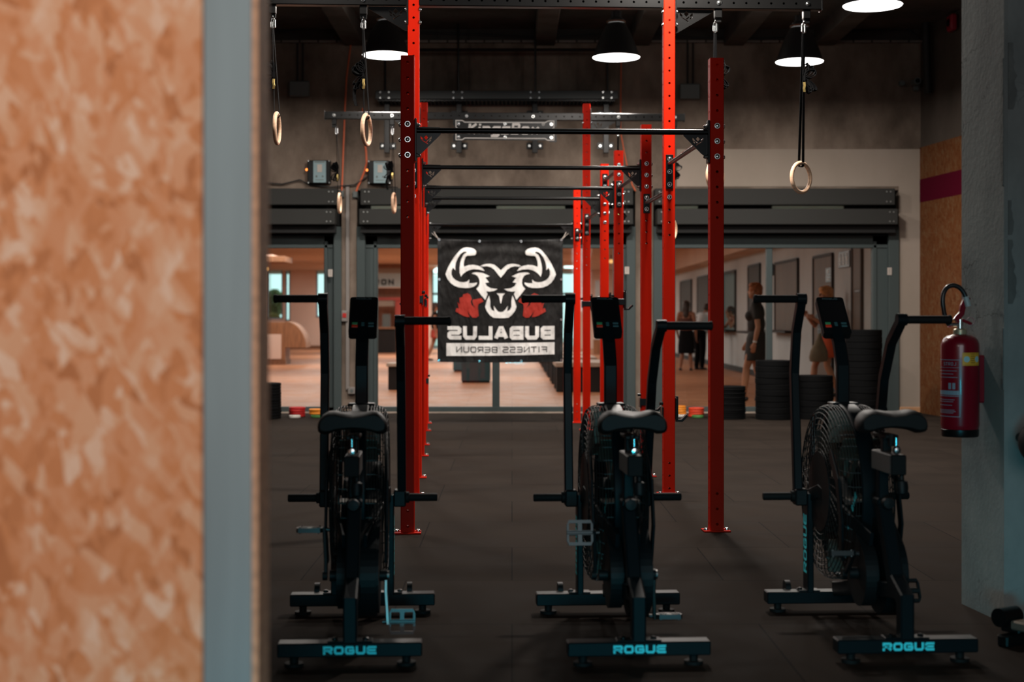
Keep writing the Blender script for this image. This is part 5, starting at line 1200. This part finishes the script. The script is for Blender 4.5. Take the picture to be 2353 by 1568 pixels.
# ------------------------------------------------------------------ people in the hall
def remesh(mb, name, mat, parent, vox, sm=2):
    o = mb.build(name, mat, parent); md = o.modifiers.new('r', 'REMESH'); md.mode = 'VOXEL'; md.voxel_size = vox; md.use_smooth_shade = True
    if sm: s2 = o.modifiers.new('s', 'SMOOTH'); s2.iterations = sm; s2.factor = .5
    dg = bpy.context.evaluated_depsgraph_get(); me = bpy.data.meshes.new_from_object(o.evaluated_get(dg)); old = o.data
    o.modifiers.clear(); o.data = me; bpy.data.meshes.remove(old); me.name = name
    if not me.materials: me.materials.append(mat)
    return o
def limb(mb, pts):      # pts: (position, radius) -> overlapping tapered capsules
    for (a, ra), (b, rb) in zip(pts, pts[1:]):
        a = Vector(a); b = Vector(b); mb.cyl(a, b, ra, rb, 14); mb.ball(a, ra, 14, 8); mb.ball(b, rb, 14, 8)
def ell(mb, c, r, M=None): mb.ball(c, r, 18, 12, M)
m_skin = pm('skin', (.40, .17, .09), .55); m_skin2 = pm('skin_tan', (.32, .13, .07), .55)
def skeleton(H, pose):
    """local frame: the person faces +y, x to the right hand; returns joints"""
    J = dict(hipL=(-.085, 0, .52 * H), hipR=(.085, 0, .52 * H), kneeL=(-.09, .02, .285 * H), kneeR=(.09, .02, .285 * H), ankL=(-.09, -.02, .045 * H), ankR=(.09, -.02, .045 * H),
             shL=(-.165, -.01, .815 * H), shR=(.165, -.01, .815 * H), elL=(-.215, -.03, .63 * H), elR=(.215, -.03, .63 * H), wrL=(-.225, .03, .485 * H), wrR=(.225, .03, .485 * H), neck=(0, -.01, .86 * H), head=(0, .02, .93 * H))
    J.update(pose); return {k: Vector(v) for k, v in J.items()}
def hand(mb, w, el, thumb_side, L=.085):
    d = (w - el).normalized(); s = d.cross(Vector((0, 1, 0)) if abs(d.y) < .8 else Vector((0, 0, 1))).normalized(); n = d.cross(s).normalized()
    palm = w + d * .045
    M = Matrix((s, n, d)).transposed(); mb.ball(palm, (.019, .036, .048), 12, 8, M)
    for i, (o, l) in enumerate(((-.027, .062), (-.009, .072), (.009, .068), (.026, .054))):
        a = palm + d * .032 + n * o; b = a + d * l * .55 + s * .006; c = b + d * l * .42 + s * .02
        limb(mb, [(a, .0095), (b, .0088), (c, .0078)])
    a = w + d * .02 + n * (-.028 * thumb_side); b = a + d * .035 + n * (-.018 * thumb_side) + s * .008; limb(mb, [(a, .011), (b, .0095), (b + d * .024 + s * .006, .0085)])
def body(J, H, skin, parent, vox, bust=1.0, hip=1.0, headturn=0.0):
    mb = MB(); g = H / 1.7
    for s in 'LR':
        limb(mb, [(J['hip' + s], .082 * g * hip), (J['knee' + s].lerp(J['hip' + s], .35), .068 * g), (J['knee' + s], .050 * g), (J['ank' + s].lerp(J['knee' + s], .62), .053 * g), (J['ank' + s], .034 * g)])
        a = J['ank' + s]; limb(mb, [(a + V(0, -.025, -.03 * g), .03 * g), (a + V(0, .07, -.045 * g), .030 * g), (a + V(0, .14, -.053 * g), .022 * g)])
        limb(mb, [(J['sh' + s], .05 * g), (J['sh' + s].lerp(J['el' + s], .35), .045 * g), (J['el' + s], .036 * g), (J['el' + s].lerp(J['wr' + s], .3), .038 * g), (J['wr' + s], .024 * g)])
        hand(mb, J['wr' + s], J['el' + s], 1 if s == 'L' else -1)
    pc = (J['hipL'] + J['hipR']) / 2; sc = (J['shL'] + J['shR']) / 2
    ell(mb, pc + V(0, -.01, .02), (.165 * g * hip, .115 * g * hip, .12 * g)); wst = pc.lerp(sc, .45); ell(mb, wst, (.125 * g, .092 * g, .16 * g)); ell(mb, pc.lerp(sc, .75), (.15 * g, .105 * g, .17 * g))
    limb(mb, [(J['shL'] * .8 + sc * .2, .055 * g), (J['shR'] * .8 + sc * .2, .055 * g)])
    if bust > 1: 
        for s in (-1, 1): ell(mb, pc.lerp(sc, .68) + V(s * .07, .085, 0), (.065, .06, .065))
    limb(mb, [(sc + V(0, 0, .01), .06 * g), (J['neck'], .048 * g), (J['head'] + V(0, -.02, -.05), .05 * g)])
    h = J['head']; Rz = Matrix.Rotation(headturn, 3, 'Z')
    def hp(x, y, z): return h + Rz @ Vector((x, y, z))
    ell(mb, hp(0, -.012, .025), (.074 * g, .092 * g, .095 * g), Rz); ell(mb, hp(0, .022, -.04), (.056 * g, .066 * g, .075 * g), Rz); ell(mb, hp(0, .06, -.085), (.028, .026, .024), Rz)
    limb(mb, [(hp(0, .085, .015), .010), (hp(0, .103, -.018), .013)]); ell(mb, hp(0, .088, -.05), (.024, .010, .008), Rz)
    for s in (-1, 1): ell(mb, hp(s * .074, -.01, -.012), (.010, .02, .03), Rz); ell(mb, hp(s * .03, .075, .03), (.018, .012, .007), Rz)
    return remesh(mb, 'body', skin, parent, vox), hp
def eyes(hp, parent):
    mb = MB()
    for s in (-1, 1): mb.ball(hp(s * .03, .083, .012), (.012, .006, .006), 10, 6)
    mb.build('eye', m_dark, parent, True)
def shoes(J, mat, parent, vox, heel=0.0):
    for s in 'LR':
        mb = MB(); a = J['ank' + s]; limb(mb, [(a + V(0, -.035, -.04), .036), (a + V(0, .07, -.052), .036), (a + V(0, .145, -.058), .028)]); remesh(mb, 'shoe', mat, parent, vox)
def person(label, px, Z, yaw, H, pose, skin=m_skin, vox=.008, **kw):
    t = thing('person', label, 'person', (px2x(px, Z), Z, 0), yaw); J = skeleton(H, pose); b, hp = body(J, H, skin, t, vox, **kw); return t, J, hp
def skirt(t, J, mat, z1, z0, w0=.16, w1=.2, name='skirt', y=0.0, vox=.012):
    mb = MB(); pc = (J['hipL'] + J['hipR']) / 2; rings = []
    for k in range(9):
        f = k / 8; z = z1 + (z0 - z1) * f; w = w0 + (w1 - w0) * min(1, f * 1.6) ; rings.append([(pc.x + w * math.cos(a), pc.y - .005 + y * f + w * .74 * math.sin(a), z) for a in [2 * math.pi * j / 28 for j in range(28)]])
    mb.ring_loft(rings[::-1]); return remesh(mb, name, mat, t, vox)
def hairball(t, hp, parts, mat, vox=.009):
    mb = MB()
    for c, r in parts: mb.ball(hp(*c), r, 16, 12)
    return remesh(mb, 'hair', mat, t, vox)
m_dress = pm('dress_dark', (.013, .009, .0065), .8, noise=(20, .2)); m_hair1 = pm('hair_ginger', (.30, .085, .02), .6, noise=(30, .35)); m_hair2 = pm('hair_blond', (.52, .22, .07), .6, noise=(30, .3)); m_hair3 = pm('hair_brown', (.035, .018, .012), .55, noise=(30, .3))
m_stripe = pm('striped_top', (.16, .20, .22), .8, noise=(2, .7, (1, 1, 40))); m_orange = pm('shorts_orange', (.60, .07, .012), .7); m_bag = pm('bag_brown', (.17, .12, .07), .7, noise=(8, .2)); m_blk = pm('cloth_black', (.006, .006, .007), .9, 0, .1); m_whitec = pm('cloth_white', (.52, .56, .58), .8); m_brn = pm('cloth_maroon', (.10, .03, .018), .8); m_shoe = pm('shoe_dark', (.02, .016, .014), .5)
FACE_LEFT = R(90)
# 1: woman in a dark dress, facing left, left arm (towards us) hanging with a watch
t, J, hp = person('ginger-haired woman in a short dark dress wearing a wristwatch, behind the glass', 1737, 22.0, FACE_LEFT + R(-14), 1.76,
    dict(ankL=(-.10, .17, .08), kneeL=(-.095, .13, .50), ankR=(.085, -.14, .08), kneeR=(.09, .0, .49), elL=(-.235, -.05, 1.10), wrL=(-.235, .0, .865), elR=(.22, .03, 1.10), wrR=(.2, .14, .88)), vox=.0075, bust=1.1, hip=1.1, headturn=R(-14))
mb = MB(); pc = (J['hipL'] + J['hipR']) / 2; sc = (J['shL'] + J['shR']) / 2
ell(mb, pc + V(0, -.015, .02), (.20, .15, .15)); ell(mb, pc.lerp(sc, .45), (.165, .135, .2)); ell(mb, pc.lerp(sc, .75), (.178, .125, .18)); limb(mb, [(J['shL'] * .92 + sc * .08, .068), (J['shR'] * .92 + sc * .08, .068)])
for s in (-1, 1): ell(mb, pc.lerp(sc, .68) + V(s * .07, .09, 0), (.08, .075, .08))
for s in 'LR': limb(mb, [(J['sh' + s], .066), (J['sh' + s].lerp(J['el' + s], .55), .060)])
rings = []
for k in range(7):
    f = k / 6; z = pc.z + .03 - f * .34; w = .195 + .012 * f; rings.append([(w * math.cos(a), -.01 + .03 * f + w * .76 * math.sin(a), z) for a in [2 * math.pi * j / 28 for j in range(28)]])
mb.ring_loft(rings[::-1]); remesh(mb, 'dress', m_dress, t, .010)
hairball(t, hp, [((0, -.022, .04), (.09, .105, .095)), ((0, -.065, -.015), (.075, .06, .075)), ((.03, .03, .085), (.06, .06, .045)), ((-.03, .02, .085), (.06, .06, .045))], m_hair1); eyes(hp, t); shoes(J, m_shoe, t, .009)
d = (J['wrL'] - J['elL']).normalized(); MB().cyl(J['wrL'] - d * .035, J['wrL'] - d * .012, .030, n=20).build('wristwatch', pm('watch_white', (.6, .62, .6), .3), t, True)
# 2: woman with a brown bag, striped top, orange shorts, arm raised forward
t, J, hp = person('blond woman in a striped top and orange shorts carrying a brown bag', 1899, 23.0, FACE_LEFT + R(6), 1.72,
    dict(ankL=(-.10, -.16, .10), kneeL=(-.095, .02, .50), ankR=(.085, .2, .08), kneeR=(.09, .16, .49), elL=(-.235, .10, 1.14), wrL=(-.19, .25, 1.22), elR=(.2, .12, 1.12), wrR=(.14, .27, 1.27)), vox=.0075, bust=1.1, hip=1.08, headturn=R(8))
mb = MB(); pc = (J['hipL'] + J['hipR']) / 2; sc = (J['shL'] + J['shR']) / 2
ell(mb, pc.lerp(sc, .3), (.172, .14, .2)); ell(mb, pc.lerp(sc, .75), (.175, .13, .18)); limb(mb, [(J['shL'] * .85 + sc * .15, .066), (J['shR'] * .85 + sc * .15, .066)])
for s in (-1, 1): ell(mb, pc.lerp(sc, .68) + V(s * .07, .09, 0), (.08, .075, .08))
remesh(mb, 'striped_top', m_stripe, t, .010); skirt(t, J, m_orange, pc.z + .06, pc.z - .27, .175, .205, 'shorts')
hairball(t, hp, [((0, -.022, .045), (.095, .112, .10)), ((0, -.07, .0), (.08, .065, .085)), ((0, .05, .085), (.075, .055, .045))], m_hair2); eyes(hp, t); shoes(J, m_shoe, t, .009)
mb = MB(); bcx = V(-.27, .20, .73); rings = []
for z, w, dpt in ((-.17, .06, .05), (-.16, .13, .075), (-.10, .15, .085), (0, .135, .08), (.1, .09, .06), (.19, .045, .03), (.27, .02, .016)): rings.append([tuple(bcx + V(dpt * math.cos(a), w * math.sin(a) + .1 * (.1 - z) * .6, z)) for a in [2 * math.pi * j / 22 for j in range(22)]])
mb.ring_loft(rings).tube([bcx + V(0, -.02, .25), J['shL'] + V(-.045, .02, -.14), J['shL'] + V(-.03, .0, .06), J['shL'] + V(0, -.07, -.02), bcx + V(0, -.06, .24)], .012, 8)
o = mb.build('shoulder_bag', m_bag, None, True); o.matrix_world = t.matrix_basis.copy(); o.location = t.location; o.rotation_euler = t.rotation_euler; tag(o, 'brown slouchy shoulder bag carried by the blond woman', 'bag')
# 3: woman with long hair seen from behind
t, J, hp = person('long-haired woman in a black skirt seen from behind at the ticket counters', 1577, 34.7, R(-14), 1.63, dict(ankL=(-.14, 0, .07), ankR=(.11, .0, .07), elL=(-.24, .02, 1.02), wrL=(-.22, .14, .84)), m_skin2, .010)
pc = (J['hipL'] + J['hipR']) / 2; sc = (J['shL'] + J['shR']) / 2; mb = MB(); ell(mb, pc.lerp(sc, .35), (.16, .12, .2)); ell(mb, pc.lerp(sc, .62), (.168, .122, .14)); limb(mb, [(pc.lerp(sc, .6) + V(-.08, -.07, 0), .035), (J['shL'] * .6 + sc * .4 + V(0, 0, .03), .034)]); limb(mb, [(pc.lerp(sc, .6) + V(.08, -.07, 0), .035), (J['shR'] * .6 + sc * .4 + V(0, 0, .03), .034)])
remesh(mb, 'tank_top', m_brn, t, .012); skirt(t, J, m_blk, pc.z + .1, .40, .155, .195); hairball(t, hp, [((0, -.025, .03), (.09, .1, .1)), ((0, -.08, -.08), (.085, .05, .13)), ((0, -.095, -.2), (.07, .045, .12))], m_hair3, .011); shoes(J, m_shoe, t, .011)
# 4: person in a white shirt bending to the counter
t, J, hp = person('person in a white shirt leaning toward the counter beside the long-haired woman', 1608, 35.3, R(-52), 1.66, dict(shL=(-.165, .16, 1.30), shR=(.165, .16, 1.30), neck=(0, .2, 1.37), head=(0, .27, 1.45), elL=(-.2, .3, 1.08), wrL=(-.12, .5, 1.04), elR=(.2, .3, 1.08), wrR=(.14, .5, 1.04)), m_skin2, .010)
pc = (J['hipL'] + J['hipR']) / 2; sc = (J['shL'] + J['shR']) / 2; mb = MB(); ell(mb, pc.lerp(sc, .4), (.165, .13, .2)); ell(mb, pc.lerp(sc, .75), (.178, .13, .17)); limb(mb, [(J['shL'], .07), (J['shR'], .07)])
for s in 'LR': limb(mb, [(J['sh' + s], .066), (J['sh' + s].lerp(J['el' + s], .7), .06)])
remesh(mb, 'shirt', m_whitec, t, .012)
mb = MB(); ell(mb, pc + V(0, -.01, 0), (.178, .135, .13))
for s in 'LR': limb(mb, [(J['hip' + s], .098), (J['knee' + s], .072), (J['ank' + s] + V(0, 0, .02), .06)])
remesh(mb, 'trousers', m_blk, t, .012); hairball(t, hp, [((0, -.02, .04), (.09, .105, .095))], m_hair3, .011); shoes(J, m_shoe, t, .011)
# 5: clerk leaning on the counter shelf
t, J, hp = person('dark-haired clerk leaning on one elbow inside the ticket counter', 1700, 35.3, R(98), 1.6, dict(hipL=(-.085, -.12, .83), hipR=(.085, -.12, .83), kneeL=(-.09, -.1, .45), kneeR=(.09, -.1, .45), ankL=(-.09, -.14, .07), ankR=(.09, -.14, .07), shL=(-.16, .16, 1.22), shR=(.16, .16, 1.22), neck=(0, .2, 1.29), head=(0, .25, 1.38), elL=(-.17, .27, 1.02), wrL=(-.1, .3, 1.22), elR=(.19, .3, 1.02), wrR=(.08, .42, 1.03)), m_skin2, .010)
pc = (J['hipL'] + J['hipR']) / 2; sc = (J['shL'] + J['shR']) / 2; mb = MB(); ell(mb, pc, (.17, .13, .14)); ell(mb, pc.lerp(sc, .45), (.16, .13, .22)); ell(mb, pc.lerp(sc, .8), (.17, .12, .14))
for s in 'LR': limb(mb, [(J['hip' + s], .095), (J['knee' + s], .07), (J['ank' + s] + V(0, 0, .02), .055)])
remesh(mb, 'overall', m_brn, t, .012); hairball(t, hp, [((0, -.025, .04), (.09, .105, .1)), ((0, -.07, .0), (.07, .06, .07))], m_hair3, .011); eyes(hp, t); shoes(J, m_shoe, t, .011)
# 6: person walking left of the banner
t, J, hp = person('dark-haired person in red shorts striding past behind the banner edge', 1001, 42.0, FACE_LEFT + R(180), 1.66, dict(ankL=(-.09, -.24, .1), kneeL=(-.09, -.08, .49), ankR=(.09, .3, .08), kneeR=(.09, .2, .5)), m_skin2, .011)
pc = (J['hipL'] + J['hipR']) / 2; sc = (J['shL'] + J['shR']) / 2; mb = MB(); ell(mb, pc.lerp(sc, .35), (.165, .13, .2)); ell(mb, pc.lerp(sc, .75), (.175, .13, .17)); limb(mb, [(J['shL'], .066), (J['shR'], .066)])
remesh(mb, 'top', m_blk, t, .012); skirt(t, J, MATS['kiosk_red'], pc.z + .03, pc.z - .2, .175, .19, 'shorts'); hairball(t, hp, [((0, -.025, .04), (.092, .108, .1)), ((0, -.075, -.03), (.075, .06, .1))], m_hair3, .011); shoes(J, m_shoe, t, .011)
# ------------------------------------------------------------------ light
def area(name, loc, size, power, col, rot=(0, 0, 0), shape='RECTANGLE', spread=180, parent=None):
    L = bpy.data.lights.new(name, 'AREA'); L.shape = shape; L.size = size[0]
    if shape in ('RECTANGLE', 'ELLIPSE'): L.size_y = size[1]
    L.energy = power; L.color = col; L.spread = R(spread); o = bpy.data.objects.new(name, L); COL.objects.link(o); o.location = loc; o.rotation_euler = rot
    return o
WARM = (1.0, .92, .84)
for i, (x, y, z, _) in enumerate(LP): area('pendant_light', (x, y, z - .012), (.44,), 106 if y > 15 else 80, WARM, shape='DISK')
for x, y, z, p in ((1.15, 9.62, 4.12, 165), (-1.4, 9.7, 4.12, 44), (-4.0, 16.45, 4.1, 80), (-4.0, 13.2, 4.1, 40), (-1.4, 13.2, 4.12, 65), (1.16, 13.2, 4.12, 92)): area('pendant_light', (x, y, z), (.3,), p, WARM, shape='DISK')
for x, y, z, _ in LP:      # added fill behind each bell to brighten the upper back wall
    L = bpy.data.lights.new('wall_fill_light', 'POINT'); L.energy = 5; L.color = WARM; L.shadow_soft_size = .04; o = bpy.data.objects.new('wall_fill_light', L); COL.objects.link(o); o.location = (x, y + .15, z + .50)
# ceiling lights of the hall
for y, p in ((23.5, 230), (30, 340), (38, 430), (47, 520), (55, 520)): area('hall_light', (-2.5, y, 3.08), (9, 3.0), p, (1.0, .90, .84))
# added lights behind the camera
def aim(o, to): o.rotation_euler = (Vector(to) - o.location).to_track_quat('-Z', 'Y').to_euler()
d = area('low_cyan_fill', (.2, -.4, .3), (.8, .5), 12, (.0, .76, 1.0), spread=58); aim(d, (.9, 5.8, -1.2))  # added low cyan light for the bikes and the column foot
amb = area('rear_fill', (.4, -2.8, 2.5), (3.6, 2.2), 105, (.95, .97, 1.0)); aim(amb, (.2, 9, 1.4))  # added soft fill for surfaces turned to the camera
# added unseen spotlight that brightens the timber partition
s = bpy.data.lights.new('partition_spot', 'SPOT'); s.energy = 195; s.color = (1, .89, .79); s.spot_size = R(56); s.spot_blend = .6; s.shadow_soft_size = .25
so = bpy.data.objects.new('partition_spot', s); COL.objects.link(so); so.location = (-1.5, -.4, 2.6); aim(so, (-1.2, 2.6, 1.2))
W = bpy.data.worlds.new('World'); S.world = W; W.use_nodes = True; nt = W.node_tree; bg = nt.nodes['Background']
bg.inputs['Color'].default_value = (.70, 1.0, 1.0, 1); bg.inputs['Strength'].default_value = 1.5

# ------------------------------------------------------------------ camera
cam = bpy.data.cameras.new('camera'); co = bpy.data.objects.new('camera', cam); COL.objects.link(co); S.camera = co
cam.sensor_width = 36; cam.sensor_fit = 'HORIZONTAL'; cam.lens = 36 * F / 2353; co.location = (0, 0, CAMZ); co.rotation_euler = (R(90), 0, 0)
cam.shift_y = -54 / 2353; cam.clip_end = 200; cam.clip_start = .05
cam.dof.use_dof = True; cam.dof.focus_distance = 8.7; cam.dof.aperture_fstop = 2.5
S.view_settings.view_transform = 'Standard'; S.view_settings.look = 'None'; S.view_settings.gamma = 1; S.view_settings.use_curve_mapping = False; S.view_settings.exposure = 0
S.cycles.use_denoising = True; S.cycles.max_bounces = 8; S.cycles.diffuse_bounces = 4; S.cycles.glossy_bounces = 4; S.cycles.transmission_bounces = 4; S.cycles.transparent_max_bounces = 12
S.cycles.sample_clamp_indirect = 4; S.cycles.sample_clamp_direct = 0; S.cycles.caustics_reflective = False; S.cycles.caustics_refractive = False; S.cycles.blur_glossy = .5
